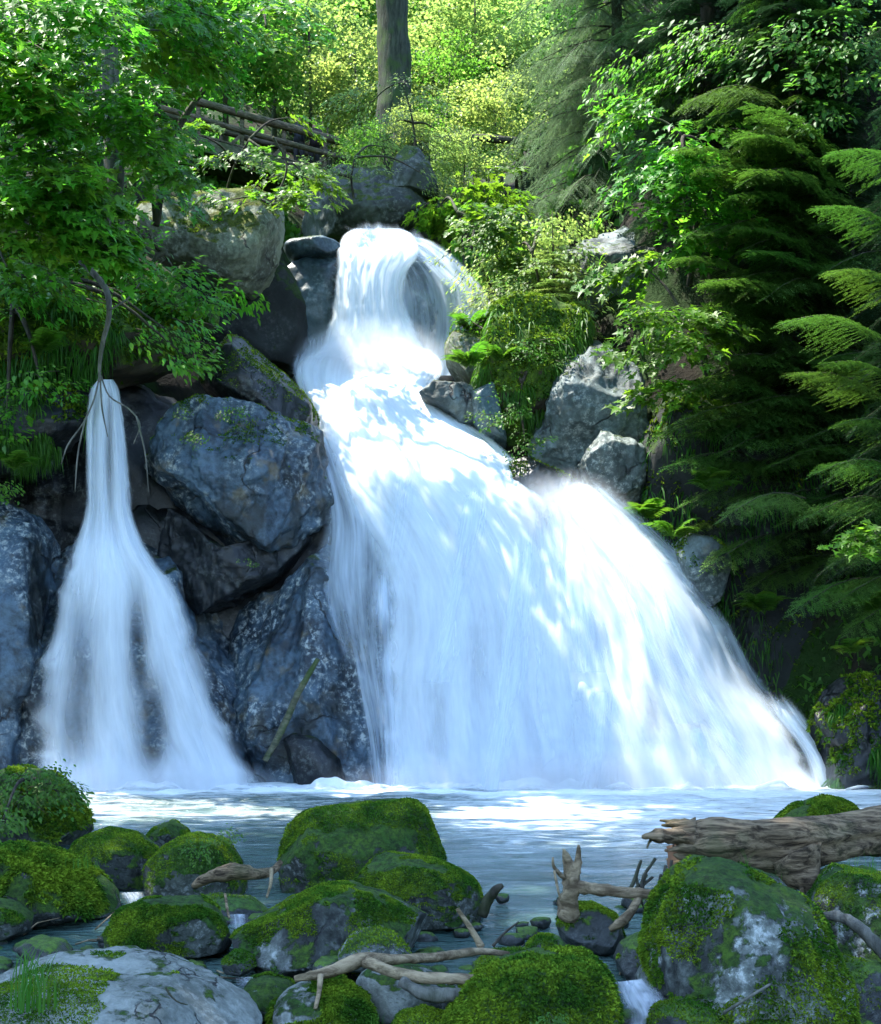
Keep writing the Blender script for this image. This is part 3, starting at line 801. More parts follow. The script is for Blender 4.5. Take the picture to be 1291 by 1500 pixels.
for lab, (px, py, Y), sc in (('soft white mist hanging where the upper chute lands', (545, 535, 30.6), (2.0, 1.1, 1.2)), ('soft white spray bursting where the cascade strikes the splitting stone', (815, 755, 26.6), (1.6, .9, 1.0)),
                             ('low white mist along the foot of the main waterfall', (880, 1150, 24.0), (5.2, 1.5, .8)), ('low white mist along the foot of the narrow left waterfall', (220, 1150, 23.9), (2.6, 1.2, .6))):
    cv, cf = cubesphere(8)
    mo = link('mist', mesh('mist', cv, cf, M['mist']), None, P(px, py, Y))
    mo.scale = sc
    tag(mo, lab, 'mist', None, 'stuff')
foam_ridge(60, 420, 24.0, .9, .09, 1, fm)
foam_ridge(380, 800, 24.3, 1.0, .11, 2, fm)
foam_ridge(640, 1270, 24.2, 1.2, .13, 3, fm)

# ------------------------------------------------------------------ foreground boulders
BL = 'boulders in the stream'


def boulder(label, outline, Y, thick, mat='boulder', moss=2500, seed=1, **kw):
    kw.setdefault('n', 34)
    kw.setdefault('chips', 9)
    kw.setdefault('chip', (.78, .97))
    kw.setdefault('amp', .05)
    kw.setdefault('e', 2.5)
    kw.setdefault('moss_nz', .2)
    kw.setdefault('moss_h', .020)
    kw.setdefault('lean', .12)
    kw.setdefault('moss_thr', -.3)
    kw.setdefault('crag', .02)
    return rock('boulder', label, outline, Y, thick, mat, cat='boulder', group=BL, moss=int(moss * 2.4), seed=seed, **kw)


boulder('dark boulder at the left border with a leafy bush growing over it', [(-60, 1190), (-30, 1140), (20, 1122), (70, 1130), (105, 1165), (130, 1205), (132, 1250), (-60, 1260)], 14.2, .7, moss=2500, moss_h=.06, seed=41)
boulder('wide shaggy mossy boulder at the left border', [(-80, 1290), (-40, 1250), (20, 1238), (80, 1250), (130, 1275), (168, 1310), (178, 1350), (-80, 1365)], 9.8, .55, moss=9000, moss_h=.045, seed=42)
boulder('mossy boulder with a grassy top behind the shaggy left boulder', [(95, 1260), (120, 1225), (160, 1211), (200, 1220), (232, 1250), (240, 1300), (100, 1310)], 11.0, .5, moss=5000, seed=43)
boulder('smallest round mossy stone out in the pool', [(212, 1235), (225, 1212), (252, 1202), (275, 1215), (284, 1245), (215, 1250)], 13.4, .35, moss=1500, seed=44, n=20)
boulder('mossy boulder with broad-leaved plants growing on its top', [(212, 1275), (240, 1240), (280, 1220), (325, 1228), (352, 1260), (362, 1315), (215, 1325)], 10.6, .55, moss=5000, seed=45)
boulder('low moss capped stone lying in dark water with a pale waterline', [(158, 1365), (175, 1335), (210, 1318), (290, 1315), (325, 1335), (342, 1365), (335, 1395), (165, 1400)], 8.7, .4, moss=6500, moss_nz=.4, moss_h=.022, seed=46)
boulder('low dark mossy stone cut by the left border', [(-50, 1340), (-10, 1318), (25, 1325), (45, 1345), (40, 1375), (-50, 1380)], 9.1, .3, moss=1200, seed=47, n=20)
boulder('largest flat-topped mossy boulder standing at the near edge of the pool', [(408, 1265), (420, 1205), (445, 1186), (520, 1180), (590, 1173), (625, 1192), (648, 1235), (655, 1290), (640, 1330), (420, 1335)], 10.9, .75, moss=9000, moss_nz=.05, moss_h=.024, seed=48, n=44, chips=14, chip=(.74, .95), e=3.2)
boulder('rounded moss topped boulder leaning on the largest flat-topped one', [(510, 1290), (530, 1260), (570, 1250), (640, 1262), (695, 1285), (708, 1320), (705, 1352), (620, 1362), (530, 1345)], 9.7, .5, moss=8000, moss_nz=.25, seed=49, n=40, mat='boulder')
boulder('broad grey and moss patched boulder in the middle of the stream', [(322, 1395), (345, 1365), (410, 1330), (470, 1298), (510, 1295), (580, 1318), (640, 1355), (655, 1395), (620, 1415), (520, 1430), (400, 1432), (330, 1430)], 8.5, .7, mat='bald', moss=9000, moss_nz=-.1, moss_thr=-.12, seed=50, n=46, chips=16, chip=(.72, .95))
boulder('smooth small grey stone nestled in front of the broad patched boulder', [(495, 1400), (515, 1368), (550, 1358), (580, 1370), (605, 1400), (600, 1420), (500, 1425)], 8.0, .3, mat='boulder_grey', moss=500, moss_nz=.7, seed=51, n=26)
boulder('big flat pale grey boulder with moss patches in the bottom left corner', [(-60, 1470), (-10, 1435), (60, 1412), (150, 1404), (230, 1418), (310, 1450), (370, 1485), (400, 1540), (-60, 1600)], 6.5, .8, mat='pale_flat', moss=8000, moss_nz=.3, moss_thr=.12, moss_h=.016, seed=52, n=50, chips=8, chip=(.85, .98), lean=.5, e=2.3)
boulder('small bright mossy stone beside the pale flat boulder', [(352, 1455), (365, 1435), (395, 1428), (425, 1440), (434, 1465), (420, 1490), (360, 1488)], 7.7, .25, moss=2500, moss_nz=.1, seed=53, n=22)
boulder('bright moss covered stone under the long pale branch', [(395, 1480), (420, 1450), (455, 1434), (500, 1438), (540, 1465), (555, 1500), (545, 1540), (400, 1540)], 7.2, .35, moss=5000, moss_nz=.25, moss_h=.03, mat='boulder_grey', seed=54, n=30)
boulder('bare flat grey stone under the fork of the long branch', [(515, 1440), (540, 1420), (590, 1415), (650, 1430), (690, 1455), (680, 1490), (600, 1500), (530, 1480)], 7.5, .35, mat='boulder_grey', moss=400, moss_nz=.8, seed=55, n=30, chips=12, chip=(.7, .92))
boulder('large dark green mossy boulder at the bottom centre edge', [(660, 1480), (690, 1440), (740, 1410), (800, 1395), (855, 1398), (890, 1430), (915, 1490), (920, 1560), (650, 1560)], 6.9, .6, moss=9000, moss_nz=.0, moss_h=.03, seed=56, n=44)
boulder('biggest boulder on the right with a bald pale crown under the log', [(948, 1375), (958, 1320), (990, 1275), (1030, 1258), (1090, 1272), (1150, 1300), (1190, 1340), (1222, 1410), (1238, 1480), (1225, 1540), (1100, 1550), (1000, 1530), (955, 1440)], 7.7, .75, mat='bald', moss=14000, moss_nz=-.45, moss_thr=-.25, moss_max=.72, moss_h=.026, seed=57, n=54, chips=10, chip=(.82, .97))
boulder('shadowed boulder with a pale top at the right border', [(1195, 1320), (1215, 1280), (1250, 1264), (1310, 1275), (1380, 1320), (1390, 1560), (1215, 1560), (1205, 1420)], 8.5, .7, mat='bald', moss=4500, moss_nz=.2, seed=58, n=40)
boulder('tiny stone with a bright moss cap beside the bald crowned boulder', [(898, 1410), (912, 1382), (940, 1368), (970, 1380), (985, 1405), (975, 1432), (905, 1435)], 8.2, .28, mat='boulder_wet', moss=2000, moss_nz=.45, seed=59, n=24)
boulder('bare speckled grey stone in the little cascade at the bottom', [(930, 1440), (945, 1408), (985, 1400), (1002, 1425), (1000, 1465), (940, 1475)], 7.8, .25, mat='boulder_grey', moss=0, seed=60, n=24, chips=12, chip=(.7, .92))
boulder('low wet mossy stone at the bottom edge beneath the biggest right boulder', [(948, 1500), (965, 1475), (1000, 1466), (1040, 1475), (1070, 1505), (1060, 1560), (950, 1560)], 7.1, .3, mat='boulder_wet', moss=1200, seed=61, n=26)
boulder('small half hidden stone in the bottom right with light moss', [(1080, 1505), (1095, 1480), (1125, 1475), (1165, 1495), (1170, 1550), (1085, 1550)], 7.1, .28, mat='boulder_wet', moss=1200, seed=62, n=24)
boulder('green topped boulder out in the pool behind the log', [(1130, 1210), (1160, 1185), (1205, 1166), (1240, 1175), (1265, 1200), (1260, 1230), (1140, 1230)], 16.5, .7, mat='boulder', moss=3500, moss_nz=.1, moss_h=.05, seed=63, n=28)
boulder('dark mossy stone under the broken driftwood stump', [(815, 1350), (835, 1325), (870, 1322), (905, 1340), (915, 1380), (890, 1395), (825, 1390)], 8.9, .3, mat='boulder_wet', moss=2500, moss_nz=.35, seed=64, n=26)
boulder('flat wet stone at the tip of the long branch', [(690, 1415), (720, 1395), (770, 1392), (790, 1410), (780, 1430), (700, 1432)], 8.3, .3, mat='boulder_wet', moss=1000, seed=65, n=24)
boulder('wet dark stone between the mossy boulder and the log end', [(250, 1330), (300, 1310), (370, 1315), (400, 1340), (380, 1365), (270, 1365)], 9.8, .3, mat='boulder_wet', moss=300, seed=66, n=22)
boulder('wet pebble-like stone in the gap under the shaggy left boulder', [(20, 1390), (50, 1372), (90, 1378), (110, 1400), (60, 1412)], 8.5, .2, mat='boulder_wet', moss=0, seed=67, n=18)
boulder('long low dark stone at the foot of the biggest right boulder', [(1180, 1440), (1230, 1400), (1290, 1410), (1330, 1460), (1320, 1560), (1190, 1560)], 7.6, .35, mat='boulder_wet', moss=500, seed=68, n=26)

boulder('small mossy stone wedged between the flat grey stone and the bottom edge', [(570, 1510), (585, 1485), (620, 1478), (655, 1490), (665, 1530), (575, 1535)], 7.0, .22, mat='boulder_wet', moss=1500, seed=71, n=22)
boulder('little wet stone behind the forked branch in the middle', [(455, 1418), (470, 1402), (495, 1402), (505, 1418), (490, 1430), (460, 1430)], 7.9, .16, mat='boulder_wet', moss=300, seed=72, n=18)
boulder('half drowned stone right of the forked branch tip', [(770, 1385), (790, 1370), (820, 1372), (835, 1390), (815, 1402), (780, 1402)], 8.4, .18, mat='boulder_wet', moss=700, seed=73, n=18)
boulder('small angular stone between the low capped stone and the broad patched boulder', [(325, 1408), (345, 1392), (372, 1398), (380, 1416), (355, 1428), (330, 1424)], 8.1, .16, mat='boulder_wet', moss=500, seed=74, n=18)

# gravel and cobbles on the stream bed near the camera
sb = MB()
r_ = np.random.default_rng(91)
cs, csf = cubesphere(3)
for k in range(340):
    y = r_.uniform(6.4, 10.2)
    x = r_.uniform(-.38, .38) * y
    z = float(water_z(np.array(y))) + r_.uniform(-.035, .035)
    s = r_.uniform(.02, .10) * np.array([1.2, 1, .7])
    v = cs * s * (1 + .25 * fbm(cs * 1.5 + k, 2, k)[:, None])
    a = r_.uniform(0, 6.3)
    v = np.stack([v[:, 0] * math.cos(a) - v[:, 1] * math.sin(a), v[:, 0] * math.sin(a) + v[:, 1] * math.cos(a), v[:, 2]], 1)
    sb.add(v + (x, y, z), csf)
tag(sb.obj('cobbles', M['boulder_wet'], origin=(0, 0, 0)), 'scattered small wet cobbles lying in the shallow stream', 'cobbles', kind='stuff')

# little white cascades between the boulders
for lab, rows in (
        ('little white cascade left of the speckled grey stone at the bottom', [(890, 1440, 960, 1432, 7.7, 7.75, .9), (895, 1465, 985, 1455, 7.5, 7.55, .9), (905, 1490, 1000, 1480, 7.35, 7.4, .8), (900, 1520, 1005, 1510, 7.2, 7.2, 1.0)]),
        ('thin trickle between the mossy boulders on the left', [(165, 1308, 220, 1306, 10.2, 10.2, .55), (180, 1330, 222, 1325, 9.9, 9.9, .5), (180, 1345, 210, 1345, 9.7, 9.7, .45)]),
        ('small trickle between the long dark branch and the patched boulder', [(325, 1340, 372, 1338, 9.3, 9.3, .6), (328, 1358, 372, 1355, 9.1, 9.1, .55), (335, 1370, 360, 1368, 9.0, 9.0, .4)]),
        ('small white riffle beside the bright mossy stone at the bottom', [(320, 1432, 440, 1430, 8.0, 8.0, .55), (325, 1445, 440, 1440, 7.85, 7.85, .6), (330, 1455, 430, 1450, 7.75, 7.75, .4)])):
    t_ = thing('small_cascade', P(*rows[-1][:2], rows[-1][4]), lab, 'cascade', 'little cascades between boulders')
    sheet('falling_stream', rows, 'fall', t_, nu=30, nv=30, seed=len(lab), bulge=.10, amp=.10, edge=.4, layers=((0, .75), (.04, .6)), kx=5, ky=3)

# ------------------------------------------------------------------ log, driftwood, branches


def px_tube(mb, pts, rad_px, n, seg=8, noise=.15, seed=1, cap=True):
    """pts: (px, py, Y); radii in photo pixels at each point's depth"""
    sp = spline(np.array([(a, b, c, r) for (a, b, c), r in zip(pts, rad_px)], float), n)
    w = np.array([P(a, b, c) for a, b, c, _ in sp])
    mb.tube(w, sp[:, 3] * sp[:, 2] / F, seg, noise, seed, cap)
    return mb


LG = thing('fallen_log', P(1150, 1285, 9.2), 'thick weathered fallen log with a splintered left end resting on boulders', 'log')
m = MB()
sp = spline(np.array([(1002, 1238, 8.9, 26), (1030, 1238, 8.9, 36), (1100, 1240, 9.0, 39), (1180, 1236, 9.1, 40), (1230, 1226, 9.2, 34), (1320, 1216, 9.4, 33), (1500, 1205, 9.8, 36)], float), 90)
w_ = np.array([P(a, b, c) for a, b, c, _ in sp])
m.tube(w_, sp[:, 3] * sp[:, 2] / F, 40)
v = m.V()
ctr = np.repeat(w_, 40, 0)
d = v - ctr
ang = np.tile(np.arange(40) / 40 * 2 * PI, 90)
g = ridged(np.stack([np.cos(ang) * 2.2, np.sin(ang) * 2.2, ctr[:, 0] * 1.1], 1), 4, 5)
gg = fbm(np.stack([np.cos(ang) * 1.2, np.sin(ang) * 1.2, ctr[:, 0] * 3], 1), 3, 8)
v = ctr + d * (1 + .13 * (g - .6) + .14 * gg)[:, None]
obj('trunk', v, m.f, M['log'], LG)
m = MB()
for k in range(13):
    a = k / 13 * 2 * PI
    y0 = 1236 + 30 * math.sin(a)
    yy = 8.9 + .12 * math.cos(a)
    ln = random.uniform(12, 34)
    px_tube(m, [(1018, y0, yy), (1000, y0 - 1, yy), (1000 - ln, y0 + random.uniform(-5, 4), yy)], [9, 7, 1.5], 8, 6, .3, k)
px_tube(m, [(1015, 1226, 8.85), (985, 1224, 8.8), (960, 1224, 8.75), (942, 1226, 8.7)], [16, 13, 10, 4], 16, 9, .35, 3)
px_tube(m, [(955, 1228, 8.75), (950, 1236, 8.72), (948, 1243, 8.7)], [3, 2, 1], 6, 5)
m.obj('splintered_end', M['log'], LG)
m = MB()
px_tube(m, [(1000, 1250, 8.95), (995, 1268, 8.9), (985, 1290, 8.85), (970, 1315, 8.8)], [22, 18, 12, 5], 14, 9, .4, 4)
m.obj('rotten_core', M['rotten'], LG)
m = MB()
px_tube(m, [(1165, 1255, 8.95), (1178, 1280, 8.9), (1188, 1300, 8.85), (1190, 1312, 8.85)], [40, 28, 16, 8], 18, 14, .3, 6)
px_tube(m, [(1186, 1298, 8.85), (1196, 1318, 8.8), (1205, 1332, 8.8)], [6, 4, 2], 8, 6, .2, 2)
px_tube(m, [(1172, 1290, 8.85), (1176, 1312, 8.8), (1174, 1325, 8.8)], [5, 3, 1], 8, 6, .2, 3)
m.obj('root_stub', M['log'], LG)

DW = thing('driftwood_stump', P(830, 1350, 8.6), 'broken driftwood stump with pale jagged tips standing in the stream', 'driftwood')
m = MB()
px_tube(m, [(832, 1345, 8.65), (835, 1310, 8.6), (838, 1285, 8.6), (832, 1262, 8.58), (826, 1244, 8.56)], [14, 13, 12, 7, 2.5], 20, 9, .3, 1)
px_tube(m, [(838, 1290, 8.6), (846, 1265, 8.58), (848, 1238, 8.57)], [9, 7, 2.5], 12, 8, .3, 2)
px_tube(m, [(832, 1290, 8.6), (818, 1278, 8.55), (811, 1268, 8.52), (810, 1256, 8.5)], [4, 3, 2.5, 1.5], 10, 6, .2, 3)
px_tube(m, [(812, 1275, 8.52), (818, 1305, 8.5), (822, 1320, 8.5)], [2, 1.8, 1.2], 10, 6)
m.obj('stump', M['drift'], DW)
m = MB()
px_tube(m, [(838, 1298, 8.6), (870, 1302, 8.55), (920, 1307, 8.5), (962, 1310, 8.48)], [10, 9, 8, 6], 20, 9, .2, 4)
m.obj('side_limb', M['drift'], DW)
m = MB()
px_tube(m, [(938, 1310, 8.5), (925, 1335, 8.45), (905, 1355, 8.4), (893, 1362, 8.4)], [5, 7, 7, 4], 14, 8, .2, 5)
m.obj('side_limb', M['drift'], DW)
m = MB()
for k in range(10):
    x0 = random.uniform(930, 985)
    px_tube(m, [(x0, random.uniform(1255, 1300), 8.7), (x0 + random.uniform(-22, 10), random.uniform(1290, 1312), 8.6), (x0 + random.uniform(-30, 0), random.uniform(1305, 1335), 8.55)], [2.5, 2, .8], 8, 5, .1, k)
m.obj('root_twigs', M['bark'], DW)

LB = thing('fallen_branch', P(640, 1420, 7.5), 'long forked pale branch lying across the stones at the bottom', 'branch')
m = MB()
px_tube(m, [(432, 1434, 7.1), (480, 1424, 7.1), (530, 1406, 7.15), (580, 1405, 7.25), (640, 1402, 7.4), (700, 1394, 7.6), (745, 1397, 7.7)], [5, 9, 11, 8, 7, 6, 4], 40, 9, .15, 1)
m.obj('main_limb', M['drift'], LB)
m = MB()
px_tube(m, [(535, 1408, 7.12), (570, 1422, 7.05), (620, 1432, 7.0), (680, 1434, 7.0), (740, 1442, 6.95)], [9, 9, 9, 8, 7], 30, 9, .15, 2)
m.obj('fork_limb', M['drift'], LB)
m = MB()
px_tube(m, [(470, 1428, 7.05), (468, 1450, 7.0), (462, 1478, 6.95)], [5, 4, 3], 12, 7, .1, 3)
m.obj('side_twig', M['drift'], LB)
m = MB()
px_tube(m, [(706, 1388, 7.7), (690, 1360, 7.7), (670, 1331, 7.7)], [6, 4.5, 3], 12, 7, .1, 4)
m.obj('side_twig', M['drift'], LB)
m = MB()
px_tube(m, [(722, 1386, 7.7), (740, 1366, 7.72), (760, 1350, 7.75)], [2.5, 2, 1.2], 10, 6, .1, 5)
m.obj('side_twig', M['bark'], LB)


def branch(label, pts, rad, mat='drift', n=24, name='fallen_branch', cat='branch', noise=.2):
    m = MB()
    px_tube(m, pts, rad, n, 9, noise, len(label))
    o = m.obj(name, M[mat])
    return tag(o, label, cat)


b_ = branch('dark half sunken branch lying between mossy boulders left of the flat-topped one', [(283, 1298, 9.9), (315, 1282, 9.85), (345, 1276, 9.85), (385, 1280, 9.9), (400, 1275, 9.95), (412, 1262, 10.0)], [5, 11, 12, 8, 6, 4], 'log')
b_ = branch('thin pale root hanging beside the flat-topped boulder', [(398, 1272, 9.8), (397, 1292, 9.75), (391, 1315, 9.7)], [3, 2.5, 1.5])
b_ = branch('thin pale stick leaning out of the trickle', [(330, 1310, 9.2), (333, 1330, 9.1), (336, 1345, 9.05)], [2, 2, 1.5])
b_ = branch('dark cut branch stub lying on the flat grey stone', [(588, 1438, 6.95), (612, 1452, 6.9), (650, 1458, 6.9), (680, 1456, 6.9)], [8, 10, 11, 9], 'bark_grey')
b_ = branch('small dark broken stick jutting from the leaning boulder', [(706, 1340, 9.4), (716, 1318, 9.35), (728, 1302, 9.3), (737, 1296, 9.3)], [8, 8, 6, 3], 'bark')
b_ = branch('dark curved root arching beside the biggest right boulder', [(1190, 1345, 7.7), (1225, 1342, 7.65), (1255, 1355, 7.6), (1285, 1385, 7.55), (1310, 1415, 7.5)], [7, 8, 9, 10, 10], 'bark_grey')
b_ = branch('thin stick leaning on the biggest boulder near the bottom', [(1060, 1484, 6.8), (1095, 1462, 6.75), (1128, 1442, 6.8)], [2.5, 2.5, 2], 'bark_grey')
b_ = branch('short grey twig lying on the pale flat boulder', [(243, 1447, 6.0), (250, 1458, 5.98), (262, 1468, 5.98), (275, 1472, 5.98)], [1.5, 1.5, 1.2, .8], 'bark')
b_ = branch('mossy fallen trunk lying across the stream far above the falls', [(630, 206, 44), (690, 202, 44), (760, 206, 44)], [5, 6, 5], 'bark', noise=.1)

HB = thing('hanging_branch', P(98, 360, 24.3), 'bare crooked branch hanging down to the lip of the narrow fall', 'branch')
m = MB()
px_tube(m, [(95, 350, 24.6), (108, 372, 24.5), (132, 395, 24.4), (156, 425, 24.3), (160, 462, 24.2), (150, 505, 24.2), (146, 540, 24.3), (147, 560, 24.4)], [4, 4.5, 4.5, 4.5, 4, 3.5, 2.6, 2], 50, 8, .1, 1)
m.obj('main_limb', M['bark_grey'], HB)
for k, pts in enumerate(([(147, 545), (138, 585), (122, 620), (98, 655), (90, 680)], [(148, 550), (160, 580), (190, 600), (205, 620), (196, 650)], [(147, 558), (150, 600), (158, 640)], [(160, 455), (190, 435), (205, 415)], [(200, 610), (212, 660), (218, 720)], [(125, 615), (115, 660), (110, 720)])):
    m = MB()
    px_tube(m, [(a, b, 24.1 - .05 * k) for a, b in pts], [1.3] * (len(pts) - 1) + [.7], 16, 5, 0)
    m.obj('twig', M['bark_grey'], HB)

m = MB()
r_ = np.random.default_rng(17)
for k in range(70):
    y = r_.uniform(6.6, 9.4)
    x = r_.uniform(-.33, .33) * y
    a = r_.uniform(0, 6.3)
    ln = r_.uniform(.06, .28)
    z = float(water_z(np.array(y))) + r_.uniform(.0, .05)
    d = np.array([math.cos(a), math.sin(a), r_.uniform(-.1, .5)]) * ln
    o = np.array([x, y, z])
    m.tube([o, o + d * .5 + r_.normal(size=3) * .015, o + d], [.006, .005, .002], 5)
tag(m.obj('twigs', M['drift'], origin=(0, 0, 0)), 'scattered broken twigs caught among the wet stones', 'twigs', kind='stuff')
b_ = branch('thin mossy stick slanting up the lichen speckled slab', [(388, 1115, 24.9), (410, 1075, 24.95), (440, 1010, 25.0), (466, 965, 25.05)], [4, 5, 5, 3], 'beam')

# ------------------------------------------------------------------ leaves


def leaf_outline(kind):
    if kind == 'maple':
        a = [(0, 0), (.22, -.10), (.50, .08), (.30, .20), (.58, .52), (.30, .48), (.16, .62), (0, 1.0)]
    elif kind == 'pinna':
        a = [(0, 0), (.07, .1), (.085, .4), (.05, .75), (0, 1.0)]
    else:
        a = [(0, 0), (.20, .18), (.28, .45), (.18, .75), (0, 1.0)]
    return np.array(a + [(-x, y) for x, y in a[-2:0:-1]])


LO = {k: leaf_outline(k) for k in ('maple', 'oval', 'pinna')}


def add_leaf(mb, base, dirv, up, size, kind='maple', fold=.18, droop=.25):
    o = LO[kind]
    d = np.asarray(dirv, float)
    d = d / np.linalg.norm(d)
    s = np.cross(d, up)
    s /= np.linalg.norm(s) + 1e-9
    u = np.cross(s, d)
    x, y = o[:, 0], o[:, 1]
    z = fold * np.abs(x) - droop * y * y
    v = np.asarray(base) + size * (x[:, None] * s + y[:, None] * d + z[:, None] * u)
    n = len(o)
    h = n // 2
    mid = np.asarray(base) + size * (.45 * d - droop * .2 * u)
    v = np.vstack([v, mid])
    mb.add(v, [(i, (i + 1) % n, n) for i in range(n)])


def spray_mesh(name, mat, seed, length=1.0, n=26, size=.17, kind='maple', droop=.25, layer=.10, width=.8):
    """a small leafy branch: twig along +X with side twigs, leaves held in a rough layer"""
    r = random.Random(seed)
    mb = MB()
    tip = (length, 0, -droop * length)
    mb.tube([(0, 0, 0), (length * .5, 0, -droop * .2 * length), tip], [.008, .006, .003], 4)
    nv = mb.n
    for k in range(n):
        t = r.uniform(.08, 1.0)
        side = r.choice((-1, 1))
        wv = width * .55 * (1 - .55 * t) * r.uniform(.1, 1)
        b = np.array([length * t + r.uniform(-.05, .05), side * wv, -droop * length * t * t - .25 * wv * wv + r.uniform(-layer, layer)])
        dv = np.array([.7 + .5 * t, side * r.uniform(.1, 1.2), r.uniform(-.7, .15)])
        add_leaf(mb, b, dv, (r.uniform(-.35, .35), r.uniform(-.35, .35), 1), size * r.uniform(.6, 1.2), kind, r.uniform(.05, .3), r.uniform(.1, .45))
    me = mb.mesh(name, [M[mat], M['bark']])
    nf = sum(1 for q in mb.f if max(q) < nv)
    for i, pl in enumerate(me.polygons):
        if i < nf: pl.material_index = 1
    return me


SPR = {
    'maple': [spray_mesh('maple_branchlet', 'maple', k, 1.0, 30, .19) for k in range(7)],
    'maple_lit': [spray_mesh('lit_branchlet', 'maple_lit', 20 + k, 1.0, 24, .22) for k in range(5)],
    'beech': [spray_mesh('spring_branchlet', 'beech', 40 + k, 1.2, 46, .13, 'oval', width=1.0, layer=.14) for k in range(5)],
    'beech_green': [spray_mesh('green_branchlet', 'beech_green', 60 + k, 1.2, 46, .14, 'oval', width=1.0, layer=.14) for k in range(5)],
    'herb': [spray_mesh('herb_sprig', 'maple', 80 + k, .5, 26, .10, 'oval', droop=.1, width=.7) for k in range(4)],
    'herb_lit': [spray_mesh('herb_sprig', 'fern', 90 + k, .5, 26, .09, 'oval', droop=.1, width=.7) for k in range(4)],
}


LEAF1 = {}
for kd, mt in (('maple', 'maple'), ('maple_lit', 'maple_lit')):
    L_ = []
    for k in range(4):
        m_ = MB()
        add_leaf(m_, (0, 0, 0), (1, 0, 0), (0, 0, 1), 1.0, 'maple', .08 + .06 * k, .15 + .1 * k)
        L_.append(m_.mesh('leaf', M[mt]))
    LEAF1[kd] = L_
TWIG1 = MB().tube([(0, 0, 0), (.5, 0, -.05), (1, 0, -.25)], [.008, .006, .003], 5).mesh('twig', M['bark'])


def leaf_branch(parent, name, kind, pos, dirv, up, scale, r, n=24):
    """a near branch whose leaves are objects of their own"""
    b = place(TWIG1, name, parent, pos, dirv, up, scale)
    for k in range(n):
        t = r.uniform(.08, 1.0)
        side = r.choice((-1, 1))
        wv = .44 * (1 - .55 * t) * r.uniform(.1, 1)
        q = Vector((t + r.uniform(-.05, .05), side * wv, -.25 * t * t - .25 * wv * wv + r.uniform(-.1, .1)))
        x = Vector((.7 + .5 * t, side * r.uniform(.1, 1.2), r.uniform(-.7, .15))).normalized()
        y = Vector((r.uniform(-.35, .35), r.uniform(-.35, .35), 1)).cross(x).normalized()
        m = Matrix((x, y, x.cross(y))).transposed().to_4x4()
        m.translation = q
        o = bpy.data.objects.new('leaf', r.choice(LEAF1[kind]))
        COL.objects.link(o)
        o.parent = b
        o.matrix_basis = m @ Matrix.Scale(.20 * r.uniform(.6, 1.2), 4)
    return b


def place(me, name, parent, pos, dirv, up=(0, 0, 1), scale=1.0):
    x = Vector(dirv).normalized()
    z = Vector(up)
    y = z.cross(x)
    if y.length < 1e-4: y = Vector((0, 1, 0))
    y.normalize()
    z = x.cross(y)
    m = Matrix((x, y, z)).transposed().to_4x4()
    o = bpy.data.objects.new(name, me)
    COL.objects.link(o)
    o.parent = parent
    po = Vector(parent['_o']) if parent is not None else Vector((0, 0, 0))
    m.translation = Vector(pos) - po
    o.matrix_basis = m @ Matrix.Scale(scale, 4)
    return o


def leafy(name, label, cat, trunk, blobs, kind, mat='bark', group=None, seed=0, part='leafy_branch', scale=1.0, limbs=True, base=None, single=0, mixk=None):
    """tree or shrub: trunk [(px,py,Y,radius_px)], crown from blobs (px,py,Y,rx_px,ry_px,ry_m,count)"""
    r = random.Random(seed)
    if base is None: base = P(*trunk[0][:3])
    root = thing(name, base, label, cat, group)
    tw = None
    if trunk:
        m = MB()
        px_tube(m, [t[:3] for t in trunk], [t[3] for t in trunk], 10 * len(trunk), 10, .12, seed)
        m.obj('trunk', M[mat], root)
        tw = np.array([P(*t[:3]) for t in trunk])
    spots = []
    for (bx, by, bY, rx, ry, rd, n) in blobs:
        c = np.array(P(bx, by, bY))
        a, b = rx * bY / F, ry * bY / F
        src = tw[np.argmin(np.linalg.norm(tw - c, axis=1))] if tw is not None else np.array(base)
        if limbs and tw is not None:
            m = MB()
            mid = (src + c) / 2 + np.array([0, 0, .12 * np.linalg.norm(src - c)])
            m.tube(spline([src, mid, c], 10), np.linspace(.05, .015, 10) * scale, 6)
            m.obj('limb', M[mat], root)
        for k in range(n):
            while True:
                d = np.array([r.uniform(-1, 1) for _ in range(3)])
                if np.linalg.norm(d) <= 1: break
            p = c + d * np.array([a, rd, b])
            out = p - src
            dv = np.array([out[0] + r.uniform(-1, 1) * a, out[1] + r.uniform(-1, 1) * rd - .3, 0.0])
            dv /= np.linalg.norm(dv) + 1e-6
            dv[2] = r.uniform(-.55, .1)
            spots.append((p, dv, (r.uniform(-.35, .35), r.uniform(-.4, .3) - .4, 1), scale * r.uniform(.75, 1.25)))
    spots.sort(key=lambda q: q[0][1] + (0 if abs(q[0][0]) < .33 * q[0][1] else 5))
    for k, (p, dv, up, sc) in enumerate(spots):
        if k < single: leaf_branch(root, part, kind, p, dv, up, sc, r)
        else: place(r.choice(SPR[mixk if mixk and r.random() < .35 else kind]), part, root, p, dv, up, sc)
    return root


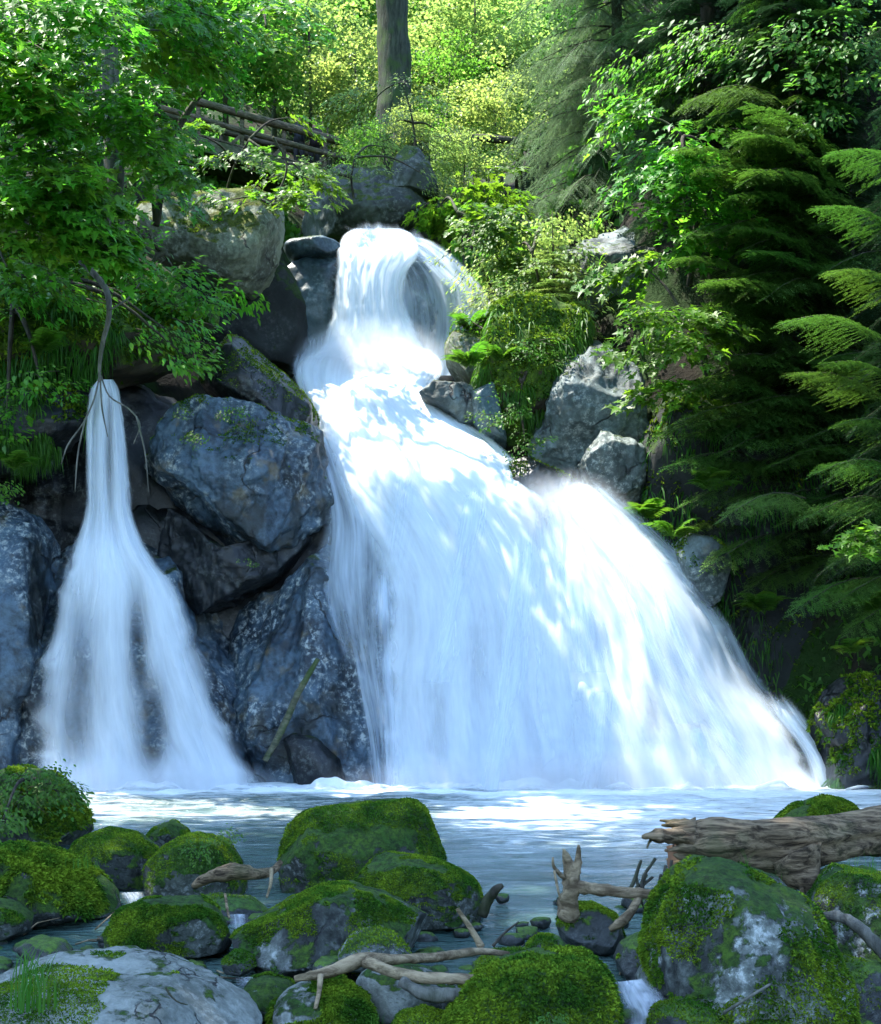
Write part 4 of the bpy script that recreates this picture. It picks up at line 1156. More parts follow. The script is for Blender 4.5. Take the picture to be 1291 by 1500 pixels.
# left bank maples
leafy('maple_tree', 'tall maple with its grey trunk showing among bright leaves on the left', 'tree', [(168, 345, 25.5, 15), (166, 200, 25.5, 14), (160, 60, 25.5, 13), (158, -200, 25.5, 12)],
      [(90, 50, 23.5, 140, 70, 1.5, 46), (235, 45, 26, 80, 60, 1.2, 30), (60, 180, 23, 100, 60, 1.2, 36), (190, 180, 24.5, 80, 50, 1.0, 32), (110, 265, 23.5, 80, 30, .8, 26)], 'maple', 'bark_grey', 'maples on the left bank', 1, single=12, mixk='maple_lit')
leafy('maple_tree', 'maple drooping low over the earth bank at the left border', 'tree', [(-60, 470, 24, 10), (-50, 300, 23.5, 10), (-20, 150, 23, 9), (10, -100, 23, 8)],
      [(40, 300, 22.5, 110, 50, .9, 44), (100, 340, 22.8, 80, 30, .7, 24), (10, 390, 23.5, 50, 30, .6, 10), (0, 120, 22, 80, 80, 1, 24), (60, 10, 22, 110, 40, 1, 20)], 'maple', 'bark_grey', 'maples on the left bank', 2, single=12, mixk='maple_lit')
leafy('maple_tree', 'slender maple leaning with a dark diagonal limb towards the bridge', 'tree', [(228, 330, 29, 6), (255, 200, 29, 5), (310, 115, 29, 4), (385, 15, 29, 3)],
      [(275, 35, 27.8, 75, 50, 1.0, 34), (215, 240, 28, 60, 36, .9, 22), (390, 40, 28.4, 50, 40, .6, 12), (190, 110, 29, 60, 50, 1, 26)], 'maple', 'bark', 'maples on the left bank', 3, mixk='maple_lit')
leafy('shrub', 'low bright shrub growing in front of the perched boulder', 'shrub', [(300, 470, 28, 3), (270, 420, 27.5, 2), (240, 370, 27, 2)],
      [(220, 390, 26.8, 60, 40, .6, 24), (270, 440, 27, 50, 36, .5, 20), (345, 425, 29.3, 26, 10, .3, 4), (190, 340, 26.5, 50, 30, .5, 14)], 'herb', 'bark', None, 4, scale=1.5)
leafy('shrub', 'hanging green shrub spilling down the bank at the left border', 'shrub', [(20, 440, 25.5, 3), (30, 400, 25, 2)],
      [(30, 430, 24.6, 60, 40, .4, 16), (130, 440, 25.2, 60, 26, .4, 10), (240, 480, 25.4, 60, 24, .3, 12), (270, 520, 25.3, 40, 14, .2, 8), (60, 560, 25, 60, 24, .2, 10), (10, 620, 25.2, 30, 40, .2, 8)], 'herb', 'bark', None, 5, scale=1.2)
leafy('sapling', 'sunlit leafy sprig reaching out above the perched boulder', 'sapling', [(400, 300, 30, 2), (420, 240, 30, 1.5), (400, 200, 30, 1.5)],
      [(410, 300, 29.8, 26, 22, .3, 7), (440, 250, 30.5, 36, 14, .3, 7), (340, 292, 30.0, 50, 10, .3, 4)], 'maple_lit', 'bark', None, 6, scale=.8)

leafy('sapling', 'small leafy sapling screening the middle of the footbridge', 'sapling', [(330, 285, 33, 2), (345, 240, 32.6, 1.5), (365, 205, 32.3, 1.2)],
      [(345, 240, 32.4, 46, 14, .4, 8), (425, 172, 33, 12, 5, .2, 2), (300, 200, 32, 30, 20, .4, 6), (395, 240, 32, 26, 12, .3, 6)], 'maple_lit', 'bark', None, 7, scale=.8)
leafy('sapling', 'leafy sapling in front of the shaded shelf above the upper chute', 'sapling', [(520, 300, 36.4, 2), (515, 260, 36.2, 1.5), (520, 230, 36, 1.2)],
      [(500, 245, 36, 50, 18, .4, 12), (560, 215, 37, 40, 22, .4, 12), (450, 262, 36, 26, 10, .3, 5), (620, 255, 36.2, 22, 24, .3, 9)], 'beech', 'bark', None, 8, scale=.7)

leafy('sapling', 'sunny sapling whose leaves cross the foot of the massive trunk', 'sapling', [(610, 240, 40, 2), (605, 180, 39.8, 1.5), (590, 120, 39.6, 1)],
      [(575, 180, 39.4, 40, 26, .5, 14), (600, 130, 39.4, 34, 24, .5, 9), (545, 150, 39.6, 30, 30, .5, 10), (640, 190, 40, 40, 22, .5, 12)], 'beech', 'bark', None, 9, scale=.8)

# right side broadleaf saplings
leafy('sapling', 'young maple spreading sunlit leaves beside the dark spruces', 'sapling', [(1040, 560, 27, 5), (1010, 480, 26.5, 4), (980, 470, 26, 3)],
      [(975, 485, 25.8, 60, 36, .6, 26), (1010, 460, 26, 35, 20, .4, 8), (935, 385, 27, 40, 14, .4, 9), (1000, 570, 26.4, 60, 12, .4, 8)], 'maple_lit', 'bark', 'saplings on the right bank', 11, scale=.85, single=12)
leafy('sapling', 'taller young maple high on the shaded right bank', 'sapling', [(1010, 420, 29, 5), (1020, 300, 28.5, 4), (1000, 200, 28, 3)],
      [(1000, 255, 27.5, 85, 60, .8, 34), (940, 170, 28, 30, 30, .4, 8), (1040, 330, 27.5, 70, 50, .6, 24), (1030, 210, 28, 60, 30, .6, 14)], 'maple', 'bark', 'saplings on the right bank', 12, scale=.95, single=12)
leafy('sapling', 'leafy sprig poking in low at the right border under the spruces', 'sapling', [(1330, 790, 21, 3), (1290, 780, 21, 2)], [(1275, 785, 20.8, 30, 18, .3, 9)], 'maple_lit', 'bark', 'saplings on the right bank', 13, scale=.7)
leafy('sapling', 'green broad-leaved tree high up at the top right corner', 'sapling', [(1250, 420, 28, 5), (1240, 200, 28, 4), (1235, -60, 28, 4)],
      [(1230, 90, 27, 70, 110, .9, 44), (1120, 60, 28.5, 110, 50, .9, 30), (1000, 90, 30, 90, 40, .8, 20)], 'beech_green', 'bark', 'saplings on the right bank', 14)
leafy('sapling', 'sunny yellow-green sapling right of the upper chute', 'sapling', [(720, 420, 33.5, 3), (690, 360, 33, 2), (670, 310, 32.5, 2)],
      [(700, 335, 32.3, 45, 26, .6, 18), (715, 290, 34, 40, 40, .8, 22), (645, 300, 34.5, 26, 14, .4, 8), (735, 385, 32, 30, 16, .4, 8)], 'maple_lit', 'bark', 'saplings on the right bank', 15, scale=.9)
leafy('shrub', 'pale sunlit shrub covering the ledge above the ferns', 'shrub', [(790, 470, 31, 3), (790, 420, 30.6, 2), (780, 370, 30.4, 2)],
      [(760, 360, 31.5, 80, 50, .9, 46), (820, 400, 30.8, 70, 40, .7, 36), (765, 430, 30.6, 50, 26, .5, 20), (800, 330, 32, 70, 36, .6, 24)], 'beech', 'bark', None, 16, scale=.8)
leafy('shrub', 'small green plants clinging to the mossy mound under the ledge', 'shrub', [(760, 600, 28.4, 1.5), (765, 560, 28.2, 1.2)],
      [(790, 520, 28.2, 50, 28, .3, 22), (740, 600, 28.0, 34, 40, .3, 18), (770, 650, 27.9, 22, 24, .2, 9), (690, 470, 29.3, 30, 16, .3, 10)], 'herb_lit', 'bark', None, 17, scale=.8)
leafy('shrub', 'bushy green plants growing over the dark boulder at the left border', 'shrub', [(40, 1165, 13.8, 2), (45, 1140, 13.7, 1.5)],
      [(45, 1150, 13.6, 52, 32, .35, 46), (5, 1200, 12.6, 20, 24, .2, 9), (90, 1165, 13.6, 22, 18, .2, 8)], 'herb_lit', 'bark', None, 18, scale=.5)
for k, (lab, bl, sc) in enumerate((
        ('cluster of bright green leaves on top of the blue-grey block', [(335, 605, 24.9, 22, 12, .1, 9), (290, 640, 24.8, 14, 14, .1, 6)], .55),
        ('tiny green sprig in the crack low on the slab', [(365, 822, 25.0, 8, 5, .05, 3)], .4),
        ('tiny green plant on the left face of the blue-grey block', [(265, 606, 24.9, 6, 10, .05, 3)], .4),
        ('broad-leaved plant on the mossy boulder near the left', [(290, 1245, 10.1, 14, 16, .08, 6), (325, 1225, 10.3, 18, 8, .1, 6)], .28),
        ('bright leafy plant poking in at the left border beside the narrow fall', [(5, 720, 24.5, 22, 16, .2, 8)], .8),
        ('small green weed at the foot of the largest bottom centre boulder', [(805, 1490, 6.2, 8, 8, .05, 4)], .2))):
    p0 = bl[0]
    leafy('small_plant', lab, 'plant', [], bl, 'herb_lit', base=P(p0[0], p0[1] + p0[4], p0[2]), seed=30 + k, part='sprig', scale=sc)

# far sunlit forest: crowns share a few meshes
def crown_mesh(name, mat, seed, rad=(2.6, 2.6, 3.2), n=5200, size=.2, clumps=46):
    r = np.random.default_rng(seed)
    cc = r.normal(size=(clumps, 3))
    cc /= np.linalg.norm(cc, axis=1)[:, None]
    cc = cc * r.uniform(.25, 1, (clumps, 1)) ** .6 * np.array(rad)
    pc = cc[r.integers(0, clumps, n)]
    pt = pc + r.normal(size=(n, 3)) * np.array([.5, .5, .17]) * rad[0] / 2.6
    d = r.normal(size=(n, 3)) * (1, 1, .5) + (0, 0, -.35)
    d /= np.linalg.norm(d, axis=1)[:, None]
    up = np.array([0, 0, 1.0]) + r.normal(size=(n, 3)) * .5
    s = np.cross(d, up)
    s /= np.linalg.norm(s, axis=1)[:, None]
    h = size * r.uniform(.6, 1.3, (n, 1))
    u = np.cross(s, d)
    v = np.stack([pt, pt + d * h * .5 + s * h * .36 + u * h * .1, pt + d * h, pt + d * h * .5 - s * h * .36 + u * h * .1], 1).reshape(-1, 3)
    i = np.arange(n) * 4
    return mesh(name, v, np.concatenate([np.stack([i, i + 1, i + 2], 1), np.stack([i, i + 2, i + 3], 1)]), M[mat], False)


CRB = [crown_mesh('crown', 'beech', 200 + k) for k in range(3)]
CRG = [crown_mesh('crown', 'beech_green', 210 + k) for k in range(3)]
CRM = [crown_mesh('crown', 'maple', 220 + k, (3.0, 3.0, 3.4), 6000, .24) for k in range(2)]


def far_tree(px, py, Y, scale, crowns, label, group, name='forest_tree', seed=0, tr=.12, zbase=None):
    r = random.Random(seed + int(px * 7 + py))
    c = Vector(P(px, py, Y))
    zb = height1(c.x, Y) - .2 if zbase is None else zbase
    root = thing(name, (c.x, Y, zb), label, 'tree', group)
    m = MB()
    top = c.z + 1.5 * scale
    m.tube(spline([(c.x, Y, zb), (c.x + r.uniform(-.3, .3), Y, (zb + top) / 2), (c.x + r.uniform(-.2, .2), Y, top)], 8), np.linspace(tr, tr * .3, 8) * scale, 7)
    m.obj('trunk', M['bark'], root)
    o = link('crown', r.choice(crowns), root, c - Vector((c.x, Y, zb)))
    o.scale = (scale, scale, scale * r.uniform(.8, 1.1))
    o.rotation_euler = (0, 0, r.uniform(0, 6.28))
    return root


FAR = [
    (450, 60, 50, 1.0, 'b', 'pale yellow-green tree rising behind the bridge and its two people'),
    (520, 120, 48, .7, 'b', 'small sunny tree just left of the massive trunk'),
    (400, 10, 54, 1.2, 'g', 'fresh green tree above the middle of the bridge'),
    (640, 60, 54, 1.0, 'b', 'bright yellow-green tree just right of the massive trunk'),
    (700, 30, 50, .9, 'b', 'sunlit tree between the massive trunk and the grey conifer'),
    (660, 150, 48, .7, 'g', 'low green tree above the mossy trunk lying across the stream'),
    (740, 110, 52, .9, 'b', 'glowing tree half hidden by the grey conifer'),
    (560, 40, 60, 1.3, 'g', 'green tree directly behind the massive trunk'),
    (480, 10, 62, 1.4, 'b', 'tall pale tree at the top edge left of the massive trunk'),
    (620, 10, 64, 1.4, 'g', 'tall green tree at the top edge right of the massive trunk'),
    (720, 170, 46, .6, 'b', 'small yellow-green tree under the tips of the grey conifer'),
    (790, 30, 58, 1.2, 'g', 'green tree behind the top of the grey conifer'),
    (330, 20, 50, 1.2, 'g', 'green tree behind the left end of the bridge'),
    (250, 30, 46, 1.2, 'g', 'green tree behind the diagonal limb of the slender maple'),
    (560, 100, 70, 1.6, 'b', 'large pale tree far up the slope behind the massive trunk'),
    (700, 90, 68, 1.6, 'g', 'large green tree far up the slope behind the sunlit ones'),
    (420, 90, 66, 1.5, 'b', 'large pale tree far up the slope beyond the bridge'),
    (860, 60, 60, 1.5, 'g', 'green tree far behind the grey conifer and dark spruces'),
    (150, 60, 48, 1.4, 'g', 'green tree behind the tall maple with the grey trunk'),
    (40, 100, 46, 1.4, 'g', 'green tree behind the drooping maple at the left border'),
    (760, 10, 70, 1.8, 'b', 'tallest pale tree far up behind the grey conifer'),
    (645, 235, 43, .36, 'b', 'low sunny bush right of the massive trunk foot'),
    (530, 225, 41.5, .32, 'g', 'low green bush at the right end of the bridge'),
    (690, 262, 41, .5, 'b', 'rounded yellow bush under the mossy lying trunk'),
    (600, 190, 41, .3, 'b', 'small pale bush in front of the massive trunk foot')]
for k, (px, py, Y, sc, cr, lab) in enumerate(FAR):
    far_tree(px, py, Y, sc, CRB if cr == 'b' else CRG, lab, 'trees on the far slope', seed=k)

# unseen tall trees added so that their crowns shade the pool, fan and bridge
LBT = 'unseen trees added to shade the gorge'
SHADE_TREES = [(-8.2, 8, 14, 1.3), (-8.5, 13, 15.5, 1.4), (-8.8, 16.8, 16, 1.05), (-13, 27, 17.5, 1.1), (-5.8, 10.0, 20, 1.1), (-5.4, 15.0, 21, 1.2), (-5.6, 19.8, 21.5, 1.1), (-5.5, 6, 18, 1.2), (-5.8, 24.6, 20.5, .8), (-9.2, 27.0, 20, .7), (-4.2, 24.9, 22.5, .75), (-7.2, 24.9, 23, .75), (-6.8, 39, 25.5, 1.1)]
for k, (x, y, z, sc) in enumerate(SHADE_TREES):
    xb = -9.8 - .25 * (k % 4)
    zb = height1(xb, y) - .3
    root = thing('maple_tree', (xb, y, zb), 'unseen tall maple added on the left bank to shade the gorge', 'tree', LBT)
    m = MB()
    m.tube(spline([(xb, y, zb), (xb + .3, y, zb + (z - zb) * .45), (xb + (x - xb) * .45, y, zb + (z - zb) * .75), (x, y, z + .5)], 14), np.linspace(.22, .07, 14), 8)
    m.obj('trunk', M['bark'], root, origin=(xb, y, zb))
    o = link('crown', CRM[k % 2], root, (x - xb, 0, z - zb))
    o.scale = (sc, sc, sc * .7)
    o.rotation_euler = (0, 0, k * 1.3)

# big trunk at the top centre
m = MB()
px_tube(m, [(598, 300, 41.5, ), (590, 215, 42), (580, 170, 42), (577, 80, 42), (575, -150, 42)], [40, 36, 27, 24, 22], 60, 16, .12, 3)
BT = thing('big_spruce_tree', P(590, 230, 42), 'massive dark trunk rising out of the frame at top centre', 'tree')
m.obj('trunk', M['big_trunk'], BT)

# ------------------------------------------------------------------ conifers


def bough_mesh(name, mat, seed, L=2.0, droop=.18, hang=.35, tw=.42, nl=.06, dens=1.0, nw=.010):
    r = random.Random(seed)
    mb = MB()
    ax = lambda t: np.array([L * t, 0, -droop * L * t * t + .06 * L * math.sin(t * PI)])
    mb.tube([ax(t) for t in np.linspace(0, 1, 6)], np.linspace(.02, .004, 6), 5)
    nb = len(mb.f)
    V, Fc = [], []

    def needles(p0, p1, sag):
        ln = np.linalg.norm(p1 - p0)
        n = max(3, int(ln / .032 * dens))
        for i in range(n):
            t = (i + .5) / n
            p = p0 * (1 - t) + p1 * t + np.array([0, 0, -sag * ln * t * t])
            d = (p1 - p0) / ln + np.array([0, 0, -2 * sag * t])
            d /= np.linalg.norm(d)
            s = np.cross(d, (r.uniform(-.25, .25), r.uniform(-.25, .25), 1))
            s /= np.linalg.norm(s)
            for sg in (-1, 1):
                k = nl * r.uniform(.7, 1.2) * (1 - .3 * t)
                e = d * .75 + s * sg * .75 + np.array([0, 0, r.uniform(-.05, .35)])
                e /= np.linalg.norm(e)
                wv = np.cross(e, (0, 0, 1.0)) * nw
                b = len(V)
                V.extend([p, p + e * k * .5 + wv, p + e * k, p + e * k * .5 - wv])
                Fc.append((b, b + 1, b + 2, b + 3))

    nt = int((20 if L < 3 else 27) * L / 2)
    for i in range(nt):
        t = .10 + .9 * i / nt
        for sg in (-1, 1):
            l = L * tw * (1 - t) ** .7 * r.uniform(.75, 1.1) + .10
            p0 = ax(t + r.uniform(-.02, .02))
            a = R(r.uniform(42, 62))
            p1 = p0 + l * np.array([math.cos(a), sg * math.sin(a), -hang * r.uniform(.5, 1.3)])
            needles(p0, p1, .15)
            if l > .35:
                for q in (.35, .6, .8):
                    p2 = p0 * (1 - q) + p1 * q
                    for s2 in (-1, 1):
                        a2 = a * sg + s2 * R(40)
                        l2 = l * .36 * (1.1 - q)
                        needles(p2, p2 + l2 * np.array([math.cos(a2), math.sin(a2), -hang * 1.2]), .1)
    needles(ax(.85), ax(1.0) + np.array([.08, 0, 0]), 0)
    mb.add(np.array(V), Fc)
    me = mb.mesh(name, [M[mat], M['bark']], False)
    for i in range(nb): me.polygons[i].material_index = 1
    return me


BG = {
    'spruce': [bough_mesh('spruce_bough', 'spruce', 300 + k, 2.0, .10 + .05 * (k % 3), .3 + .12 * (k % 3)) for k in range(6)],
    'long': [bough_mesh('spruce_bough', 'spruce', 400 + k, 3.2, .14, .45, .30) for k in range(5)],
    'dark': [bough_mesh('spruce_bough', 'spruce_shade', 320 + k, 2.0, .2, .35) for k in range(4)],
    'hemlock': [bough_mesh('drooping_bough', 'hemlock', 340 + k, 2.4, .28, .9, .34, .05, 1.0, .007) for k in range(4)],
    'fir': [bough_mesh('fir_bough', 'beech', 360 + k, 1.2, .05, .1, .5, .05) for k in range(3)],
}


def conifer(label, bx, by, z0, z1, rbase, rtop, kind, group=None, seed=0, step=.42, per=6, trad=.16, zlow=None, down=-.15, arc=None, mixk=None):
    r = random.Random(seed)
    root = thing('spruce_tree', (bx, by, z0), label, 'tree', group)
    m = MB()
    m.tube([(bx, by, z0), (bx + .05, by, (z0 + z1) / 2), (bx, by, z1)], [trad, trad * .7, trad * .15], 10)
    m.obj('trunk', M['bark'], root)
    z = zlow if zlow is not None else z0 + .6
    cnt = 0
    while z < z1 - .2 and cnt < 290:
        t = (z - z0) / (z1 - z0)
        ln = rbase * (1 - t) + rtop * t
        a0 = r.uniform(0, 6.28)
        for k in range(per):
            a = a0 + k * 2 * PI / per + r.uniform(-.3, .3)
            if arc is not None:
                dv = math.cos(a - arc[0])
                if dv < arc[1]: continue
            kd = mixk if mixk and r.random() < .55 else kind
            me = r.choice(BG[kd])
            base = 2.0 if kd in ('spruce', 'dark') else (2.4 if kd == 'hemlock' else 1.2)
            place(me, 'bough', root, (bx, by, z + r.uniform(-.15, .15)), (math.cos(a), math.sin(a), down + r.uniform(-.12, .12)), (0, 0, 1), ln * r.uniform(.7, 1.15) / base)
            cnt += 1
        z += step * r.uniform(.8, 1.2)
    return root


def bough(root, tip, base, kind='spruce', seed=0):
    a, b = Vector(P(*base)), Vector(P(*tip))
    d = b - a
    L0 = {'spruce': 2.0, 'dark': 2.0, 'long': 3.2}.get(kind, 2.4)
    d = d + Vector((0, 0, .12 * d.length))
    place(BG[kind][seed % len(BG[kind])], 'bough', root, a, d, (0, -.25, 1), d.length / L0)


SG = 'spruces on the right bank'
s1 = conifer('nearest right spruce with long sunlit boughs spreading over the pool', 7.2, 28.0, 3, 19, 2.6, 1.4, 'spruce', SG, 1, .40, 9, .2, 5.6, mixk='dark', arc=(-PI / 2 - .3, -.4))
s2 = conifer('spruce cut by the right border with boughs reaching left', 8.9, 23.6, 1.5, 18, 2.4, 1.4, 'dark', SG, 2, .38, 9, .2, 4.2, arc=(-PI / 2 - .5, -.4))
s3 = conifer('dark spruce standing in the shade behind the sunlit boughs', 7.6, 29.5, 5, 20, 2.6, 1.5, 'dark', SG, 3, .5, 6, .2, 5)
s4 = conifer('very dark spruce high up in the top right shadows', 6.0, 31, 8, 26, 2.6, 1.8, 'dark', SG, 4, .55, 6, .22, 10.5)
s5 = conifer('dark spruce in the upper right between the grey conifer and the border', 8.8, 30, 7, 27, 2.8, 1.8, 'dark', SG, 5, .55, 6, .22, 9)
s6 = conifer('grey-green conifer with drooping feathery boughs right of the trunk', 4.6, 36, 12, 27, 3.6, 2.2, 'hemlock', None, 6, .5, 7, .2, 13.2)
s7 = conifer('little fir with flat tiers growing on the sunny ledge', 2.5, 30.6, 9.3, 12.6, 1.5, .2, 'fir', None, 7, .3, 7, .04)
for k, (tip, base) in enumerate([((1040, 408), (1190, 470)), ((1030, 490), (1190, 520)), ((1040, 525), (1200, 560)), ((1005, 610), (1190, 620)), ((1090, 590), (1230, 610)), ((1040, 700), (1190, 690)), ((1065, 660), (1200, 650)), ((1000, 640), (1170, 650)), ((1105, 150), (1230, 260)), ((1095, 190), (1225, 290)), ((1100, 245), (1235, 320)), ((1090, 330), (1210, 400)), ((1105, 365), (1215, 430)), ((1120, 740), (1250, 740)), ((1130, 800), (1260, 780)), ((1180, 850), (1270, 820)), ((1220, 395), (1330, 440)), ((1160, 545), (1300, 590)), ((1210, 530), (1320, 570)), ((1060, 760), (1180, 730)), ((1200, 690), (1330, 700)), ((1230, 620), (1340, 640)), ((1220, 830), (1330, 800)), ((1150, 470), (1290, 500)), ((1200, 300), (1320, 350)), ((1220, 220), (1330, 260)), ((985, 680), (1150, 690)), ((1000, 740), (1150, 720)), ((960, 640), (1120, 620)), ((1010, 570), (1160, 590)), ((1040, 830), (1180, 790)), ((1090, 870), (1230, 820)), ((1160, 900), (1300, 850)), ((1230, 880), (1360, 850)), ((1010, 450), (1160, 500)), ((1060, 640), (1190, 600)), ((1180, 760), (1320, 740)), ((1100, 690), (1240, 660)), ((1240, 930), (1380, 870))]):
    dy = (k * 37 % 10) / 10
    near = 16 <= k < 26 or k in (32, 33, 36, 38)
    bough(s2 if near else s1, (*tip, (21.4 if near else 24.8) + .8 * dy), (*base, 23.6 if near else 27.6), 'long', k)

r9 = random.Random(99)
for k in range(46):
    tx, ty = r9.uniform(985, 1210), r9.uniform(140, 860)
    bough(s1, (tx, ty, r9.uniform(24.9, 26.3)), (tx + r9.uniform(90, 150), ty + r9.uniform(-25, 55), 27.6), 'long', k)

# ------------------------------------------------------------------ ferns and grass


def frond_mesh(seed, L=.8, mat='fern'):
    r = random.Random(seed)
    mb = MB()
    ax = lambda t: np.array([L * t * .85, 0, L * (.75 * t - .75 * t * t)])
    mb.tube([ax(t) for t in np.linspace(0, 1, 7)], np.linspace(.006, .002, 7), 4)
    for i in range(22):
        t = .12 + .87 * i / 22
        for sg in (-1, 1):
            l = L * .26 * math.sin(PI * min(1, t * .85 + .15)) ** .8 + .01
            add_leaf(mb, ax(t), (.35, sg, -.12 + r.uniform(-.1, .1)), (0, 0, 1), l, 'pinna', .05, .2)
    return mb.mesh('fern_frond', M[mat])


FR = [frond_mesh(k) for k in range(4)]


def fern(label, px, py, Y, n, sc, seed):
    r = random.Random(seed)
    root = thing('fern', P(px, py, Y), label, 'fern', 'ferns on the rocks')
    for k in range(n):
        a = -PI / 2 + r.uniform(-1.7, 1.7)
        place(r.choice(FR), 'frond', root, P(px, py, Y), (math.cos(a), math.sin(a), r.uniform(.1, .8)), (0, 0, 1), sc * .85 * r.uniform(.7, 1.2))


fern('bright fern on the mound beside the olive stone', 690, 540, 28.6, 9, 1.1, 1)
fern('fern standing upright on the mossy mound', 735, 530, 28.2, 8, 1.0, 2)
fern('fern at the foot of the pale cliff where the fan bursts out', 945, 765, 26.9, 9, 1.1, 3)
fern('fern hanging in shade above the fan edge', 985, 790, 26.2, 8, 1.1, 4)
fern('fern on the dark ledge left under the bank grass', 60, 520, 25.3, 8, 1.0, 5)
fern('sunlit fern above the olive stone near the cascade', 690, 485, 29.6, 9, 1.1, 6)


def grass(label, px, py, Y, n, h, spread, seed, cat='grass tuft'):
    r = random.Random(seed)
    root = thing('grass_tuft', P(px, py, Y), label, cat)
    o = Vector(P(px, py, Y))
    for k in range(n):
        m = MB()
        a = r.uniform(0, 6.28)
        hh = h * r.uniform(.45, 1.1)
        b = np.array([o.x + r.gauss(0, spread), o.y + r.gauss(0, spread * .7), o.z - .03])
        lean = np.array([math.cos(a), math.sin(a) * .6, 0]) * hh * r.uniform(.1, .5)
        sp = spline([b, b + lean * .3 + (0, 0, hh * .6), b + lean + (0, 0, hh * r.uniform(.75, 1))], 6)
        s = np.array([math.sin(a), -math.cos(a) * .3, 0]) * h * .013
        wv = np.array([1, 1, .9, .7, .45, .05])[:, None]
        v = np.concatenate([sp - s * wv, sp + s * wv])
        m.add(v, [(i, i + 1, 7 + i, 6 + i) for i in range(5)])
        m.obj('blade', M['grass'], root)


grass('tall grass tuft growing on the pale flat boulder in the bottom left', 45, 1470, 5.9, 46, .34, .06, 1)
grass('small grass tuft in the crack of the fallen log', 1092, 1275, 8.55, 14, .17, .02, 2)
grass('low bright grass on top of the biggest right boulder under the log', 1122, 1284, 8.3, 22, .09, .04, 3)
grass('few grass blades between the stones at the bottom', 548, 1495, 6.8, 10, .13, .03, 4)

grass('tuft of grass rooted beside the long pale branch', 700, 1425, 7.1, 14, .10, .03, 5)
grass('grass hanging over the shadowed boulder at the right border', 1265, 1270, 8.2, 26, .13, .06, 6)
grass('short grass on the shaggy boulder at the left border', 120, 1265, 9.6, 24, .13, .08, 7)

# grass and herbs on the slopes, fallen-leaf ground cover
vis = []
r_ = np.random.default_rng(5)
n = 60000
yy = r_.uniform(33.5, 62, n)
xx = r_.uniform(-.36, .36, n) * yy
zz = height(xx, yy)
keep = fbm(np.stack([xx * .5, yy * .5, 0 * xx], 1), 3, 77) > -.25
pt = np.stack([xx, yy, zz], 1)[keep]
v2, f2 = tufts(pt, np.tile([0, 0, 1.0], (len(pt), 1)), .38, .09, 3, .5, .9)
tag(obj('undergrowth', v2, f2, M['beech_green'], origin=(0, 0, 0)), 'low sunlit undergrowth covering the far slope', 'undergrowth', kind='stuff')

n = 26000
yy = r_.uniform(17, 27, n)
sd_ = np.where(r_.random(n) < .6, 1, -1)
xx = sd_ * r_.uniform(6.6, 11.5, n)
zz = height(xx, yy)
keep = (zz > .15) & (fbm(np.stack([xx * .9, yy * .9, 0 * xx], 1), 3, 71) > -.35)
pt = np.stack([xx, yy, zz], 1)[keep]
v2, f2 = tufts(pt, np.tile([0, 0, .6], (len(pt), 1)), .26, .035, 7, .3, .9, .5)
tag(obj('bank_plants', v2, f2, M['beech_green'], origin=(0, 0, 0)), 'low leafy plants covering both banks of the pool', 'undergrowth', kind='stuff')
fern('fern in the shade on the shade-blackened cliff above the fan edge', 1040, 720, 25.6, 8, 1.1, 10)
fern('fern on the shade-blackened cliff under the middle boughs', 1120, 900, 25.9, 9, 1.2, 11)
fern('fern low on the dark right bank above the moss streaked rock', 1245, 960, 23.6, 8, 1.0, 7)
fern('fern at the right border under the lowest spruce boughs', 1285, 900, 22.6, 9, 1.1, 8)
fern('fern drooping from the dark ledge left of the narrow fall', 20, 690, 25.0, 8, 1.0, 9)

# ------------------------------------------------------------------ footbridge with two people
bl, br = np.array(P(140, 128, 41.2)), np.array(P(492, 243, 46.2))
bl[2] = br[2] = (bl[2] + br[2]) / 2 - .1
zd = 19.55
BR = thing('footbridge', ((bl[0] + br[0]) / 2, (bl[1] + br[1]) / 2, zd - .6), 'wooden footbridge with log rails crossing the gorge at upper left', 'bridge')
ax = (br - bl)
ax[2] = 0
Lb = np.linalg.norm(ax)
ax /= Lb
sd = np.array([-ax[1], ax[0], 0])          # away from the camera side
A0 = np.array([bl[0], bl[1], zd])


def bp(t, s, z):
    return A0 + ax * t + sd * s + np.array([0, 0, z])


for s in (0, 1.5):
    MB().beam(bp(-.5, s, -.28), bp(Lb + .6, s, -.28), .3, .45).obj('beam', M['beam'], BR, False)
dk = MB().beam(bp(0, -.12, 0), bp(0, 1.62, 0), .19, .06)
dmesh = None
k = 0
t = -.4
while t < Lb + .5:
    m = MB().beam(bp(t, -.14, .0), bp(t, 1.64, .0), .19, .055)
    m.obj('plank', M['wood'], BR, False)
    t += .21
for s in (.0, 1.5):
    for t in np.arange(.3, Lb + .3, 1.55):
        m = MB().tube([bp(t, s, -.3), bp(t, s, .5), bp(t, s, 1.12)], .075, 9)
        m.obj('post', M['wood'], BR)
        m = MB().beam(bp(t - .45, s - .03, -.02), bp(t, s - .03, .45), .07, .1)
        m.obj('brace', M['wood'], BR, False)
    for z, rr in ((1.08, .13), (.55, .09)):
        MB().tube(spline([bp(-.5, s - .1, z), bp(Lb * .5, s - .1, z - .03), bp(Lb + .5, s - .1, z)], 14), rr, 10, .08, 3).obj('rail', M['wood'], BR)


